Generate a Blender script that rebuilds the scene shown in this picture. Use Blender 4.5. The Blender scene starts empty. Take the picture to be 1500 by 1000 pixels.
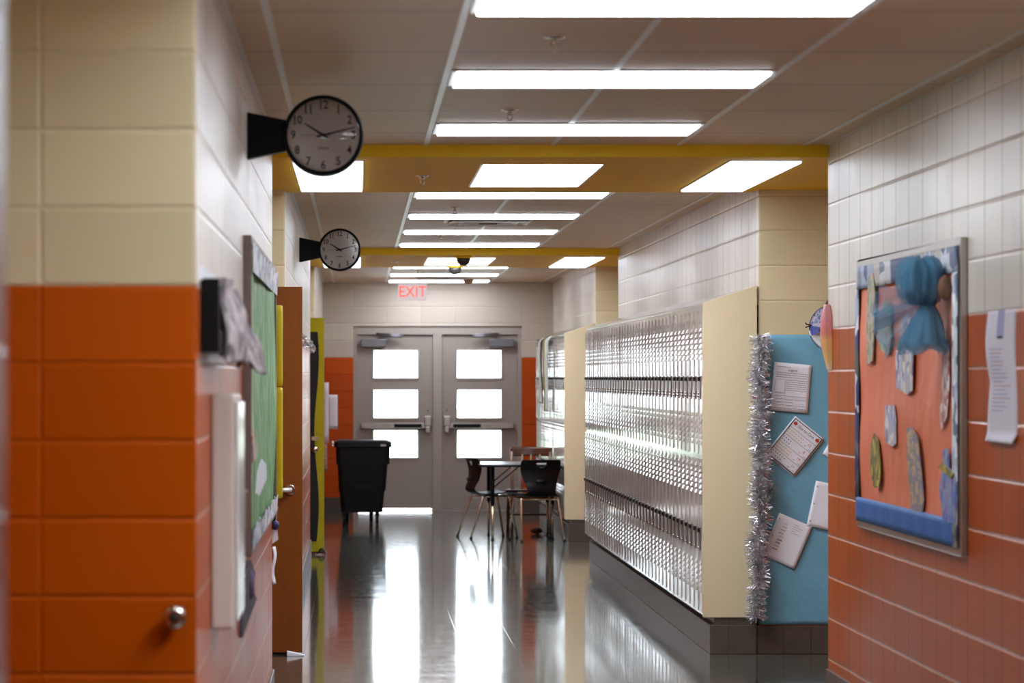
import bpy, math, random
from mathutils import Vector, Matrix
random.seed(7)
PI = math.pi
S = bpy.context.scene
C = S.collection
EYE = 1.573
F = 4650.0
CX, CY = 524.0, 553.0          # principal point of the photo
def wx(px, Y): return (px - CX) / F * Y
def wz(py, Y): return EYE + (CY - py) / F * Y

# ------------------------------------------------------------------ materials
def lin(r, g, b):
    f = lambda c: (c/255/12.92) if c/255 <= .04045 else ((c/255+.055)/1.055)**2.4
    return (f(r), f(g), f(b), 1)
class NT:
    def __init__(s, name):
        s.m = bpy.data.materials.new(name); s.m.use_nodes = True
        s.t = s.m.node_tree; s.t.nodes.clear()
        s.out = s.t.nodes.new('ShaderNodeOutputMaterial')
    def n(s, typ, **kw):
        nd = s.t.nodes.new('ShaderNode' + typ)
        for k, v in kw.items(): setattr(nd, k, v)
        return nd
    def l(s, a, b): s.t.links.new(a, b)
    def put(s, sock, v):
        if isinstance(v, bpy.types.NodeSocket): s.l(v, sock)
        else: sock.default_value = v
    def M(s, op, a, b=0.0, c=None, clamp=False):
        nd = s.n('Math', operation=op, use_clamp=clamp)
        s.put(nd.inputs[0], a); s.put(nd.inputs[1], b)
        if c is not None: s.put(nd.inputs[2], c)
        return nd.outputs[0]
    def mix(s, f, a, b, blend='MIX'):
        nd = s.n('Mix', data_type='RGBA', blend_type=blend)
        s.put(nd.inputs[0], f); s.put(nd.inputs[6], a); s.put(nd.inputs[7], b)
        return nd.outputs[2]
    def rng(s, v, a, b, c, d, smooth=False):
        nd = s.n('MapRange', interpolation_type='SMOOTHSTEP' if smooth else 'LINEAR')
        s.put(nd.inputs[0], v)
        for i, q in enumerate((a, b, c, d)): s.put(nd.inputs[i+1], q)
        return nd.outputs[0]
    def pos(s):
        g = s.n('NewGeometry'); x = s.n('SeparateXYZ'); s.l(g.outputs['Position'], x.inputs[0])
        return g, x.outputs
    def noise(s, vec=None, scale=5, detail=3, rough=.5, dist=0):
        nd = s.n('TexNoise')
        if vec is not None: s.l(vec, nd.inputs['Vector'])
        nd.inputs['Scale'].default_value = scale; nd.inputs['Detail'].default_value = detail
        nd.inputs['Roughness'].default_value = rough; nd.inputs['Distortion'].default_value = dist
        return nd.outputs['Fac']
    def vec(s, x=0.0, y=0.0, z=0.0):
        nd = s.n('CombineXYZ')
        for i, q in enumerate((x, y, z)): s.put(nd.inputs[i], q)
        return nd.outputs[0]
    def bump(s, h, strength=1, dist=.01, normal=None):
        nd = s.n('Bump'); s.put(nd.inputs['Strength'], strength); s.put(nd.inputs['Distance'], dist)
        s.l(h, nd.inputs['Height'])
        if normal is not None: s.l(normal, nd.inputs['Normal'])
        return nd.outputs[0]
    def bsdf(s, color, rough=.5, metal=0, normal=None, **kw):
        nd = s.n('BsdfPrincipled')
        s.put(nd.inputs['Base Color'], color); s.put(nd.inputs['Roughness'], rough); s.put(nd.inputs['Metallic'], metal)
        if normal is not None: s.l(normal, nd.inputs['Normal'])
        for k, v in kw.items(): s.put(nd.inputs[k.replace('_', ' ')], v)
        s.l(nd.outputs[0], s.out.inputs[0]); return nd

def mat(name, rgb, rough=.5, metal=0, nscale=0, namt=.12, bumpd=0, bscale=60, **kw):
    """plain procedural surface: colour with a little noise, optional bump"""
    t = NT(name); col = lin(*rgb); nrm = None
    tc = t.n('TexCoord').outputs['Object']
    if nscale:
        f = t.noise(tc, nscale, 4)
        d = tuple(c*(1-namt) for c in col[:3]) + (1,); u = tuple(min(1, c*(1+namt)) for c in col[:3]) + (1,)
        c = t.mix(f, d, u)
    else: c = col
    if bumpd: nrm = t.bump(t.noise(tc, bscale, 4), 1, bumpd)
    t.bsdf(c, rough, metal, nrm, **kw)
    return t.m

def emit(name, rgb, strength):
    t = NT(name); e = t.n('Emission'); e.inputs[0].default_value = lin(*rgb); e.inputs[1].default_value = strength
    t.l(e.outputs[0], t.out.inputs[0]); return t.m

def block_mat(name, up_x, up_y, low, xoff, ypitch=.318):
    """painted concrete block in stack bond, cream above, orange below 1.81 m"""
    t = NT(name); g, p = t.pos()
    nv = t.n('SeparateXYZ'); t.l(g.outputs['True Normal'], nv.inputs[0])
    xf = t.M('GREATER_THAN', t.M('ABSOLUTE', nv.outputs[0]), .5)          # faces that look along X
    def joint(u, pitch, off, w):
        q = t.M('FRACT', t.M('ADD', t.M('DIVIDE', t.M('SUBTRACT', u, off), pitch), .5))
        d = t.M('MULTIPLY', t.M('ABSOLUTE', t.M('SUBTRACT', q, .5)), pitch)
        return t.rng(d, 0, w, 0, 1, True)
    wob = t.M('MULTIPLY', t.M('SUBTRACT', t.noise(g.outputs['Position'], 14, 2), .5), .006)
    z = t.M('ADD', p[2], wob)
    jz = joint(z, .2, .01, .009)
    jx = joint(t.M('ADD', p[0], wob), .4, xoff, .008)
    jy = joint(t.M('ADD', p[1], wob), ypitch, .12, .011)
    ju = t.M('ADD', t.M('MULTIPLY', xf, jy), t.M('MULTIPLY', t.M('SUBTRACT', 1, xf), jx))
    h = t.M('MINIMUM', jz, t.M('MAXIMUM', ju, .25))
    # one random value per block
    bi = t.M('FLOOR', t.M('DIVIDE', t.M('SUBTRACT', p[1], .12+ypitch/2), ypitch))
    bx = t.M('FLOOR', t.M('DIVIDE', t.M('SUBTRACT', p[0], xoff), .4))
    bu = t.M('ADD', t.M('MULTIPLY', xf, bi), t.M('MULTIPLY', t.M('SUBTRACT', 1, xf), bx))
    bz = t.M('FLOOR', t.M('DIVIDE', t.M('SUBTRACT', p[2], .01), .2))
    wn = t.n('TexWhiteNoise', noise_dimensions='2D'); t.l(t.vec(bu, bz), wn.inputs[0])
    rnd = wn.outputs['Value']
    up = t.mix(xf, lin(*up_y), lin(*up_x))
    isup = t.M('GREATER_THAN', p[2], 1.81)
    col = t.mix(isup, lin(*low), up)
    shade = t.rng(rnd, 0, 1, .93, 1.05)
    cc = t.n('VectorMath', operation='SCALE'); t.l(col, cc.inputs[0]); t.l(shade, cc.inputs['Scale'])
    joint_glint = t.M('MULTIPLY', t.M('MULTIPLY', t.M('SUBTRACT', 1, jz), xf), .45)  # horizontal joints painted paler on X faces: grazing highlight put into the colour
    col2 = t.mix(joint_glint, cc.outputs[0], lin(225, 205, 190))
    vj = t.M('MULTIPLY', t.M('MULTIPLY', t.M('SUBTRACT', 1, jy), xf), .6)
    col2 = t.mix(vj, col2, lin(96, 70, 54))
    fine = t.noise(g.outputs['Position'], 120, 3)
    big = t.noise(g.outputs['Position'], 7, 3)
    hh = t.M('ADD', h, t.M('ADD', t.M('MULTIPLY', fine, .05), t.M('MULTIPLY', big, .12)))
    # blocks are laid a hair out of plane: tilt each one's normal a little
    nb = t.bump(hh, .8, .004)
    tilt = t.n('VectorMath', operation='ADD'); t.l(nb, tilt.inputs[0])
    t.l(t.vec(t.M('MULTIPLY', t.M('SUBTRACT', 1, xf), t.M('MULTIPLY', t.M('SUBTRACT', rnd, .5), .01)), t.M('MULTIPLY', t.M('SUBTRACT', rnd, .5), .016), 0.0), tilt.inputs[1])
    nn = t.n('VectorMath', operation='NORMALIZE'); t.l(tilt.outputs[0], nn.inputs[0])
    t.bsdf(col2, t.rng(rnd, 0, 1, .30, .36), 0, nn.outputs[0], Specular_IOR_Level=t.rng(isup, 0, 1, .24, .36))
    return t.m

UPX, UPY, LOW = (226, 217, 202), (212, 196, 156), (174, 74, 2)
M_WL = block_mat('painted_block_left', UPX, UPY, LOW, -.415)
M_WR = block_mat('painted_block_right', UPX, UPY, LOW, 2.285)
M_WE = block_mat('painted_block_end', UPX, (194, 182, 166), (188, 76, 3), -.056)

def floor_mat():
    t = NT('waxed_vinyl_tile'); g, p = t.pos()
    def joint(u):
        q = t.M('FRACT', t.M('ADD', t.M('DIVIDE', u, .305), .5))
        return t.rng(t.M('MULTIPLY', t.M('ABSOLUTE', t.M('SUBTRACT', q, .5)), .305), 0, .004, 0, 1, True)
    j = t.M('MINIMUM', joint(p[0]), joint(p[1]))
    wn = t.n('TexWhiteNoise', noise_dimensions='2D')
    t.l(t.vec(t.M('FLOOR', t.M('ADD', t.M('DIVIDE', p[0], .305), .0)), t.M('FLOOR', t.M('DIVIDE', p[1], .305))), wn.inputs[0])
    speck = t.noise(g.outputs['Position'], 90, 4, .7)
    c = t.mix(t.rng(speck, .35, .7, 0, 1), lin(58, 60, 54), lin(92, 94, 86))
    c = t.mix(t.rng(wn.outputs['Value'], 0, 1, 0, .25), c, lin(88, 80, 66))
    c = t.mix(j, lin(40, 40, 38), c)
    # waxed swell of the tiles, lightly scuffed
    sw = t.noise(t.vec(t.M('MULTIPLY', p[0], 1.3), t.M('MULTIPLY', p[1], 2.2), 0.0), 1.0, 2, .5)
    fine = t.noise(t.vec(t.M('MULTIPLY', p[0], .35), p[1], 0.0), 9, 3, .6)
    h = t.M('ADD', t.M('MULTIPLY', sw, .55), t.M('MULTIPLY', fine, .06))
    h = t.M('ADD', h, t.M('MULTIPLY', j, .03))
    sc = t.noise(t.vec(t.M('MULTIPLY', p[0], 6), t.M('MULTIPLY', p[1], 1.5), 0.0), 3, 6, .75)
    r = t.rng(sc, .3, .75, .07, .17)
    t.bsdf(c, r, 0, t.bump(h, .35, .012), Coat_Weight=.5, Coat_Roughness=.06)
    return t.m
M_FLOOR = floor_mat()

def tile_ceiling_mat():
    t = NT('acoustic_ceiling_tile'); g, p = t.pos()
    q = t.M('FRACT', t.M('ADD', t.M('DIVIDE', t.M('SUBTRACT', p[1], 12.22), 1.22), .5))
    d = t.M('MULTIPLY', t.M('ABSOLUTE', t.M('SUBTRACT', q, .5)), 1.22)
    j = t.rng(d, .006, .014, 0, 1)
    f = t.noise(g.outputs['Position'], 55, 4, .7)
    c = t.mix(f, lin(200, 172, 138), lin(220, 192, 156))
    c = t.mix(j, lin(150, 134, 118), c)
    sag = t.noise(t.vec(t.M('MULTIPLY', p[0], .3), t.M('MULTIPLY', p[1], 2.0), 0.0), 1.5, 2)
    h = t.M('ADD', t.M('MULTIPLY', f, .06), t.M('ADD', t.M('MULTIPLY', j, .3), t.M('MULTIPLY', sag, .8)))
    t.bsdf(c, .5, 0, t.bump(h, .3, .01), Specular_IOR_Level=.5); return t.m
M_CEIL = tile_ceiling_mat()

def base_mat():
    t = NT('dark_base_tile'); g, p = t.pos()
    nv = t.n('SeparateXYZ'); t.l(g.outputs['True Normal'], nv.inputs[0])
    xf = t.M('GREATER_THAN', t.M('ABSOLUTE', nv.outputs[0]), .5)
    u = t.M('ADD', t.M('MULTIPLY', xf, p[1]), t.M('MULTIPLY', t.M('SUBTRACT', 1, xf), t.M('SUBTRACT', p[0], .07)))
    q = t.M('FRACT', t.M('DIVIDE', u, .157))
    j = t.rng(t.M('MULTIPLY', t.M('ABSOLUTE', t.M('SUBTRACT', q, .5)), .157), .0755, .0785, 1, 0)
    c = t.mix(t.noise(g.outputs['Position'], 20, 4), lin(74, 64, 55), lin(94, 83, 72))
    c = t.mix(j, lin(64, 58, 52), c)
    t.bsdf(c, .4, 0, t.bump(j, .6, .003), Specular_IOR_Level=.3); return t.m
M_BASE = base_mat()

M_YEL = mat('mustard_yellow_paint', (240, 196, 40), .6, 0, 6, .06, .0008, 40, Specular_IOR_Level=.25)
M_WHT = mat('white_enamel', (222, 220, 214), .35)
M_LAMP = emit('fluorescent_diffuser', (234, 242, 255), 8.2)
M_WELL = emit('bright_well_diffuser', (234, 242, 255), 18.0)
M_WELL2 = emit('brighter_well_diffuser', (234, 242, 255), 44.0)
M_STRIP = emit('dim_strip_diffuser', (234, 242, 255), 2.6)
M_BEIGE = mat('beige_panel_paint', (214, 196, 158), .42, 0, 5, .03)
M_LOCK = mat('glossy_locker_enamel', (186, 174, 162), .13, 0, 3, .03, .0, Specular_IOR_Level=.75)
M_LOCKD = mat('locker_recess_steel', (96, 84, 74), .3, .6)
M_CHROME = mat('polished_steel', (205, 200, 190), .18, 1)
M_BRASS = mat('worn_chrome_leg', (214, 200, 172), .25, .85)
M_BLACK = mat('black_plastic', (7, 7, 8), .5, 0, 8, .2, Specular_IOR_Level=.2)
M_BLKG = mat('black_shell_plastic', (9, 9, 11), .45, 0, 8, .2, Specular_IOR_Level=.2)
M_RUBBER = mat('black_rubber', (14, 14, 14), .7)
M_DOOR = mat('grey_door_enamel', (158, 148, 138), .36, 0, 4, .04)
M_FRAME = mat('grey_frame_enamel', (166, 156, 146), .36, 0, 4, .04)
M_CLOSER = mat('aluminium_closer', (128, 126, 130), .35, .7)
M_ALU = mat('brushed_aluminium', (176, 168, 158), .32, .85)
M_CLOCKF = mat('clock_dial_paper', (244, 236, 230), .6)
M_INK = mat('black_ink', (24, 20, 22), .6)
M_PALEINK = mat('faint_grey_ink', (132, 124, 128), .6)
M_REDINK = mat('red_ink', (190, 52, 32), .6)
M_BLUEINK = mat('blue_ink', (120, 150, 196), .6)
M_GREENINK = mat('green_ink', (58, 128, 88), .6)
M_TANINK = mat('tan_ink', (214, 188, 130), .6)
M_SHEET = mat('white_copy_paper', (238, 241, 246), .6, 0, 9, .03, .002, 14)
M_BLUEP = mat('sky_blue_craft_paper', (112, 170, 192), .6, 0, 3, .09, .012, 9)
M_ORP = mat('salmon_orange_craft_paper', (236, 128, 88), .55, 0, 3, .08, .012, 7)
M_BLUEB = mat('blue_crepe_border', (16, 94, 168), .6, 0, 30, .2, .004, 80)
M_TINSEL = mat('silver_tinsel_foil', (232, 232, 236), .22, .75)
M_TULLE = None
def cloth_mat():
    t = NT('grey_fold_shaded_cloth'); g, p = t.pos()
    f = t.noise(t.vec(t.M('MULTIPLY', p[0], 14), t.M('MULTIPLY', p[1], 14), t.M('MULTIPLY', p[2], 5)), 2.2, 4, .6, .8)
    c = t.mix(t.rng(f, .36, .62, 0, 1), lin(58, 48, 52), lin(196, 184, 184))  # dark streaks paint the shade of the folds into the grey
    t.bsdf(c, .65, 0, t.bump(f, .6, .02)); return t.m
M_CLOTHG = cloth_mat()
M_CLOTHW = mat('off_white_cloth', (216, 216, 204), .8, 0, 9, .1, .006, 30)
M_OLIVE = mat('olive_cloth', (150, 140, 40), .8)
M_YFELT = mat('yellow_green_felt', (206, 190, 8), .6, 0, 9, .1, .003, 18)
M_BPAPER = mat('black_craft_paper', (28, 28, 30), .6, 0, 5, .2, .004, 10)
M_TOPG = mat('grey_laminate', (128, 124, 124), .28)
M_WALNUT = mat('dark_varnished_wood', (86, 48, 34), .22, 0, 16, .35)
M_WOODL = mat('glossy_light_wood', (150, 122, 104), .25, 0, 16, .2)
M_PURP = mat('purple_paper', (110, 92, 128), .7)
M_BROWNF = mat('dark_brown_feather', (58, 40, 36), .8, 0, 60, .5)

def wood_mat():
    t = NT('oak_veneer'); tc = t.n('TexCoord').outputs['Object']
    x = t.n('SeparateXYZ'); t.l(tc, x.inputs[0])
    v = t.vec(t.M('MULTIPLY', x.outputs[0], 7), t.M('MULTIPLY', x.outputs[1], 7), t.M('MULTIPLY', x.outputs[2], 1.2))
    f = t.noise(v, 3, 5, .6, 1.2); f2 = t.noise(t.vec(t.M('MULTIPLY', x.outputs[0], 60), 0.0, t.M('MULTIPLY', x.outputs[2], 4)), 3, 3)
    w = t.M('FRACT', t.M('MULTIPLY', f, 9))
    c = t.mix(f, lin(106, 54, 10), lin(132, 72, 18)); c = t.mix(t.M('MULTIPLY', t.rng(w, .8, 1, 0, 1), .4), c, lin(104, 54, 18))
    c = t.mix(t.M('MULTIPLY', f2, .25), c, lin(116, 62, 20))
    t.bsdf(c, .35, 0, None, Specular_IOR_Level=.3); return t.m
M_OAK = wood_mat()

def glass_mat(name, tint, gloss=1.0):
    t = NT(name); tr = t.n('BsdfTransparent'); tr.inputs[0].default_value = tint
    gl = t.n('BsdfGlossy'); gl.inputs['Roughness'].default_value = .03
    lw = t.n('Fresnel'); lw.inputs[0].default_value = 1.45
    m = t.n('MixShader'); t.l(t.M('MULTIPLY', lw.outputs[0], gloss), m.inputs[0]); t.l(tr.outputs[0], m.inputs[1]); t.l(gl.outputs[0], m.inputs[2])
    t.l(m.outputs[0], t.out.inputs[0]); return t.m
M_GLASS = glass_mat('clear_door_glass', (.96, .98, .98, 1))
M_LENS = glass_mat('clock_lens', (1, 1, 1, 1))

def tulle_mat():
    t = NT('blue_tulle_net'); tc = t.n('TexCoord').outputs['Object']
    d = t.n('BsdfDiffuse'); d.inputs[0].default_value = lin(112, 164, 192)
    tl = t.n('BsdfTranslucent'); tl.inputs[0].default_value = lin(124, 176, 204)
    a = t.n('MixShader'); a.inputs[0].default_value = .35; t.l(d.outputs[0], a.inputs[1]); t.l(tl.outputs[0], a.inputs[2])
    tr = t.n('BsdfTransparent'); m = t.n('MixShader')
    m.inputs[0].default_value = .5
    t.l(tr.outputs[0], m.inputs[1]); t.l(a.outputs[0], m.inputs[2]); t.l(m.outputs[0], t.out.inputs[0]); return t.m
M_TULLE = tulle_mat()

def patch_mat(name, cols, scale=20, rough=.6, stretch=(1, 1, 1)):
    """scrap of paper printed or coloured in loose patches"""
    t = NT(name); tc = t.n('TexCoord').outputs['Object']
    mp = t.n('Mapping'); t.l(tc, mp.inputs[0]); mp.inputs['Scale'].default_value = stretch
    v = t.n('TexVoronoi'); t.l(mp.outputs[0], v.inputs['Vector']); v.inputs['Scale'].default_value = scale
    sp = t.n('SeparateColor'); t.l(v.outputs['Color'], sp.inputs[0])
    r = t.n('ValToRGB'); r.color_ramp.interpolation = 'CONSTANT'; t.l(sp.outputs[0], r.inputs[0])
    el = r.color_ramp.elements
    while len(el) < len(cols): el.new(.5)
    for i, c in enumerate(cols): el[i].position = i/len(cols); el[i].color = lin(*c)
    t.bsdf(r.outputs[0], rough); return t.m
M_BORDER = patch_mat('photo_strip_border', [(120, 128, 150), (226, 226, 230), (92, 104, 96), (160, 170, 190), (70, 84, 130), (196, 190, 180)], 9)
M_BORDER2 = patch_mat('white_blue_border', [(232, 232, 238), (176, 184, 206), (214, 220, 226), (120, 132, 150), (240, 240, 244), (200, 206, 196)], 22)
M_SCR1 = patch_mat('green_grey_scrap', [(150, 160, 130), (184, 180, 164), (130, 150, 104), (196, 170, 140)], 30)
M_SCR2 = patch_mat('lilac_scrap', [(186, 186, 210), (230, 226, 222), (140, 140, 196), (206, 190, 180)], 30)
M_SCR3 = patch_mat('striped_scrap', [(176, 152, 130), (140, 134, 160), (200, 170, 126), (150, 140, 130)], 24, stretch=(1, 1, 2.2))
M_SCR4 = patch_mat('yellow_green_scrap', [(150, 140, 50), (110, 120, 60), (190, 170, 70), (120, 90, 50)], 26)
M_SCR5 = patch_mat('violet_blue_scrap', [(110, 96, 170), (90, 120, 190), (130, 140, 190), (150, 150, 170)], 22)
M_SCR6 = patch_mat('pink_white_scrap', [(220, 190, 180), (190, 120, 110), (230, 220, 216), (170, 130, 120)], 34)
M_GLIT = patch_mat('blue_glitter', [(150, 165, 215), (196, 204, 226), (110, 125, 190), (214, 216, 230)], 150)
M_NEWS = patch_mat('printed_notice', [(212, 206, 214), (200, 196, 210), (190, 182, 196), (220, 214, 218), (196, 180, 188)], 30, stretch=(1, 1.5, 6))

def green_board_mat():
    t = NT('green_painted_paper'); g, p = t.pos()
    v = t.vec(0.0, t.M('MULTIPLY', p[1], 1.6), t.M('MULTIPLY', p[2], 1.1))
    f = t.noise(v, 2.6, 4, .6, 1.6)
    c = t.mix(t.rng(f, .35, .62, 0, 1), lin(58, 138, 62), lin(150, 190, 142))
    c = t.mix(t.rng(f, .60, .72, 0, 1), c, lin(206, 216, 196))
    t.bsdf(c, .5, 0, t.bump(f, .6, .03)); return t.m
M_GREEN = green_board_mat()
def feather_mat():
    t = NT('pink_orange_feather'); g, p = t.pos()
    r = t.n('ValToRGB'); t.l(t.rng(p[2], 1.58, 1.92, 0, 1), r.inputs[0]); el = r.color_ramp.elements
    el[0].position = 0; el[0].color = lin(225, 205, 190); el[1].position = 1; el[1].color = lin(222, 150, 150)
    for q, c in ((.22, (224, 182, 110)), (.5, (232, 168, 104)), (.62, (222, 128, 112)), (.8, (222, 134, 138))):
        e = el.new(q); e.color = lin(*c)
    t.bsdf(r.outputs[0], .6, 0, t.bump(t.noise(t.vec(t.M('MULTIPLY', p[0], 90), t.M('MULTIPLY', p[1], 90), t.M('MULTIPLY', p[2], 4)), 1, 2), .4, .004)); return t.m
M_FEATHER = feather_mat()

# ------------------------------------------------------------------ mesh helper
class MB:
    def __init__(s): s.v = []; s.f = []; s.mi = []; s.sm = []
    def add(s, vs, fs, m=0, sm=False):
        o = len(s.v); s.v += [tuple(v) for v in vs]
        for f in fs: s.f.append([i+o for i in f]); s.mi.append(m); s.sm.append(sm)
        return s
    def box(s, x0, x1, y0, y1, z0, z1, m=0):
        return s.add([(x0,y0,z0),(x1,y0,z0),(x1,y1,z0),(x0,y1,z0),(x0,y0,z1),(x1,y0,z1),(x1,y1,z1),(x0,y1,z1)],
              [(0,3,2,1),(4,5,6,7),(0,1,5,4),(1,2,6,5),(2,3,7,6),(3,0,4,7)], m)
    def prism(s, poly, axis, a, b, m=0):
        """poly: 2-D outline in the two axes left over (in x,y,z order), pushed from a to b along axis"""
        n = len(poly); mk = {'x': lambda q, t: (t, q[0], q[1]), 'y': lambda q, t: (q[0], t, q[1]), 'z': lambda q, t: (q[0], q[1], t)}[axis]
        vs = [mk(q, a) for q in poly] + [mk(q, b) for q in poly]
        return s.add(vs, [list(range(n)), list(range(2*n-1, n-1, -1))] + [(i, i+n, (i+1) % n+n, (i+1) % n) for i in range(n)], m)
    def tube(s, pts, r, n=10, m=0, cap=True):
        pts = [Vector(p) for p in pts]; rs = r if isinstance(r, (list, tuple)) else [r]*len(pts); vs = []; ref = None
        for i, p in enumerate(pts):
            d = ((pts[min(i+1, len(pts)-1)] - pts[max(i-1, 0)])).normalized()
            if ref is None: ref = Vector((0, 0, 1)) if abs(d.z) < .9 else Vector((1, 0, 0))
            u = d.cross(ref).normalized(); w = d.cross(u).normalized(); ref = -w if False else u.cross(d)
            for k in range(n):
                a = 2*PI*k/n; vs.append(p + u*math.cos(a)*rs[i] + w*math.sin(a)*rs[i])
        fs = [(i*n+k, i*n+(k+1) % n, (i+1)*n+(k+1) % n, (i+1)*n+k) for i in range(len(pts)-1) for k in range(n)]
        s.add(vs, fs, m, True)
        if cap: s.add(vs[:n], [list(range(n))], m); s.add(vs[-n:], [list(range(n))[::-1]], m)
        return s
    def lathe(s, prof, c, axis='z', n=28, m=0, sm=True, cap=True):
        """prof: (radius, along-axis) pairs"""
        c = Vector(c); vs = []
        for r, h in prof:
            for k in range(n):
                a = 2*PI*k/n; x, y = r*math.cos(a), r*math.sin(a)
                vs.append(c + Vector({'z': (x, y, h), 'y': (x, h, y), 'x': (h, x, y)}[axis]))
        L = len(prof)
        s.add(vs, [(i*n+k, i*n+(k+1) % n, (i+1)*n+(k+1) % n, (i+1)*n+k) for i in range(L-1) for k in range(n)], m, sm)
        if not cap: return s
        if prof[0][0] > 1e-6: s.add(vs[:n], [list(range(n))], m)
        if prof[-1][0] > 1e-6: s.add(vs[-n:], [list(range(n))], m)
        return s
    def grid(s, fn, nu, nv, m=0, sm=True, keep=None):
        vs = [fn(i/nu, j/nv) for j in range(nv+1) for i in range(nu+1)]
        fs = [(j*(nu+1)+i, j*(nu+1)+i+1, (j+1)*(nu+1)+i+1, (j+1)*(nu+1)+i) for j in range(nv) for i in range(nu) if keep is None or keep((i+.5)/nu, (j+.5)/nv)]
        return s.add(vs, fs, m, sm)
    def merge(s, o, mat4=None, m=None):
        vs = [(mat4 @ Vector(v)) if mat4 else v for v in o.v]; off = len(s.v); s.v += [tuple(v) for v in vs]
        for f, mi, sm in zip(o.f, o.mi, o.sm): s.f.append([i+off for i in f]); s.mi.append(mi if m is None else m); s.sm.append(sm)
        return s
    def build(s, name, mats, parent=None, local=False, bevel=0, seg=2, solid=0, subd=0, label=None):
        if not isinstance(mats, (list, tuple)): mats = [mats]
        off = Vector((0, 0, 0))
        if parent is not None and not local:
            q = parent
            while q is not None: off += q.location; q = q.parent
        me = bpy.data.meshes.new(name)
        me.from_pydata([tuple(Vector(v)-off) for v in s.v], [], s.f)
        for m in mats: me.materials.append(m)
        for p, mi, sm in zip(me.polygons, s.mi, s.sm): p.material_index = mi; p.use_smooth = sm
        import bmesh
        bm = bmesh.new(); bm.from_mesh(me); bmesh.ops.remove_doubles(bm, verts=bm.verts, dist=1e-6)
        if not solid: bmesh.ops.recalc_face_normals(bm, faces=bm.faces)
        bm.to_mesh(me); bm.free()
        o = bpy.data.objects.new(name, me); C.objects.link(o)
        if parent is not None: o.parent = parent
        if solid:
            q = o.modifiers.new('thickness', 'SOLIDIFY'); q.thickness = solid; q.offset = 0
        if bevel:
            b = o.modifiers.new('bevel', 'BEVEL'); b.width = bevel; b.segments = seg; b.limit_method = 'ANGLE'
        if subd:
            q = o.modifiers.new('smooth', 'SUBSURF'); q.levels = subd; q.render_levels = subd
        if label: o['label'] = label
        return o

def tag(o, label, cat, group=None, kind=None):
    o['label'] = label; o['category'] = cat
    if group: o['group'] = group
    if kind: o['kind'] = kind
    return o
def thing(name, loc, label, cat, group=None, rz=0):
    o = bpy.data.objects.new(name, None); o.empty_display_size = .1; C.objects.link(o)
    o.location = loc; o.rotation_euler = (0, 0, rz); return tag(o, label, cat, group)
def struct(name, mb, mats, **kw):
    o = mb.build(name, mats, **kw); o['kind'] = 'structure'; return o
def copy_tree(o, parent=None):
    c = o.copy(); C.objects.link(c)
    if parent is not None: c.parent = parent
    for ch in list(o.children): copy_tree(ch, c)
    return c
def text_mb(txt, size, xf, extrude=.0005, align='CENTER', m=0, sx=1.0, bold=0.0):
    """letters as mesh; xf maps (x right, y up, z out) to the scene"""
    cu = bpy.data.curves.new('t', 'FONT'); cu.body = txt; cu.size = size; cu.extrude = extrude
    cu.align_x = align; cu.align_y = 'CENTER'; cu.resolution_u = 3; cu.offset = bold
    ob = bpy.data.objects.new('t', cu); C.objects.link(ob)
    dg = bpy.context.evaluated_depsgraph_get(); dg.update()
    me = bpy.data.meshes.new_from_object(ob.evaluated_get(dg))
    mb = MB().add([xf(v.co.x*sx, v.co.y, v.co.z) for v in me.vertices], [list(p.vertices) for p in me.polygons], m)
    bpy.data.objects.remove(ob); bpy.data.curves.remove(cu); bpy.data.meshes.remove(me); return mb

# ------------------------------------------------------------------ setting
XL, XR = -.415, 2.285           # corridor wall faces
AL, AR = -1.25, 3.12            # back walls of the classroom alcoves
ZC, ZS = 2.702, 2.643           # tile ceiling, yellow soffit
YE = 37.5                       # end wall
struct('floor', MB().box(-1.5, 3.4, -6.2, YE+.25, -.1, 0), M_FLOOR)

LB = [(-6, 3.87), (8.16, 15.4), (18.09, 27.7), (30.53, YE)]
RB = [(-6, 3.87), (8.16, 15.42), (18.09, 27.84), (30.53, 35.66)]
for i, (a, b) in enumerate(LB):
    x = XL-.015 if i == 0 else XL
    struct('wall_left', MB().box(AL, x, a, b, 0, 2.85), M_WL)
    struct('baseboard_left', MB().box(AL, x+.012, a-.012 if a > 0 else a, min(b+.012, YE), 0, .16), M_BASE, bevel=.004)
for i, (a, b) in enumerate(RB):
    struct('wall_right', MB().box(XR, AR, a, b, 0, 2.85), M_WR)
    struct('baseboard_right', MB().box(XR-.012, AR, a-.012 if a > 0 else a, b+.012, 0, .16), M_BASE, bevel=.004)
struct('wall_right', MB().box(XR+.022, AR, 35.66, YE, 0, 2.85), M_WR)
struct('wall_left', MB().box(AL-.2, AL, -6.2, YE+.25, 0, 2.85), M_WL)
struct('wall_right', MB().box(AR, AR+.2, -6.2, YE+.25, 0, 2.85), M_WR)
struct('wall_back', MB().box(AL, AR, -6.2, -6, 0, 2.85), M_WE)
OX0, OX1, OZ = -.052, 1.94, 2.183
struct('wall_end', MB().box(AL, OX0, YE, YE+.2, 0, 2.85).box(OX1, AR, YE, YE+.2, 0, 2.85).box(OX0, OX1, YE, YE+.2, OZ, 2.85), M_WE)
struct('baseboard_end', MB().box(XL, OX0-.01, YE-.012, YE, 0, .16), M_BASE)
struct('baseboard_end', MB().box(OX1+.01, XR, YE-.012, YE, 0, .16), M_BASE)

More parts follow.
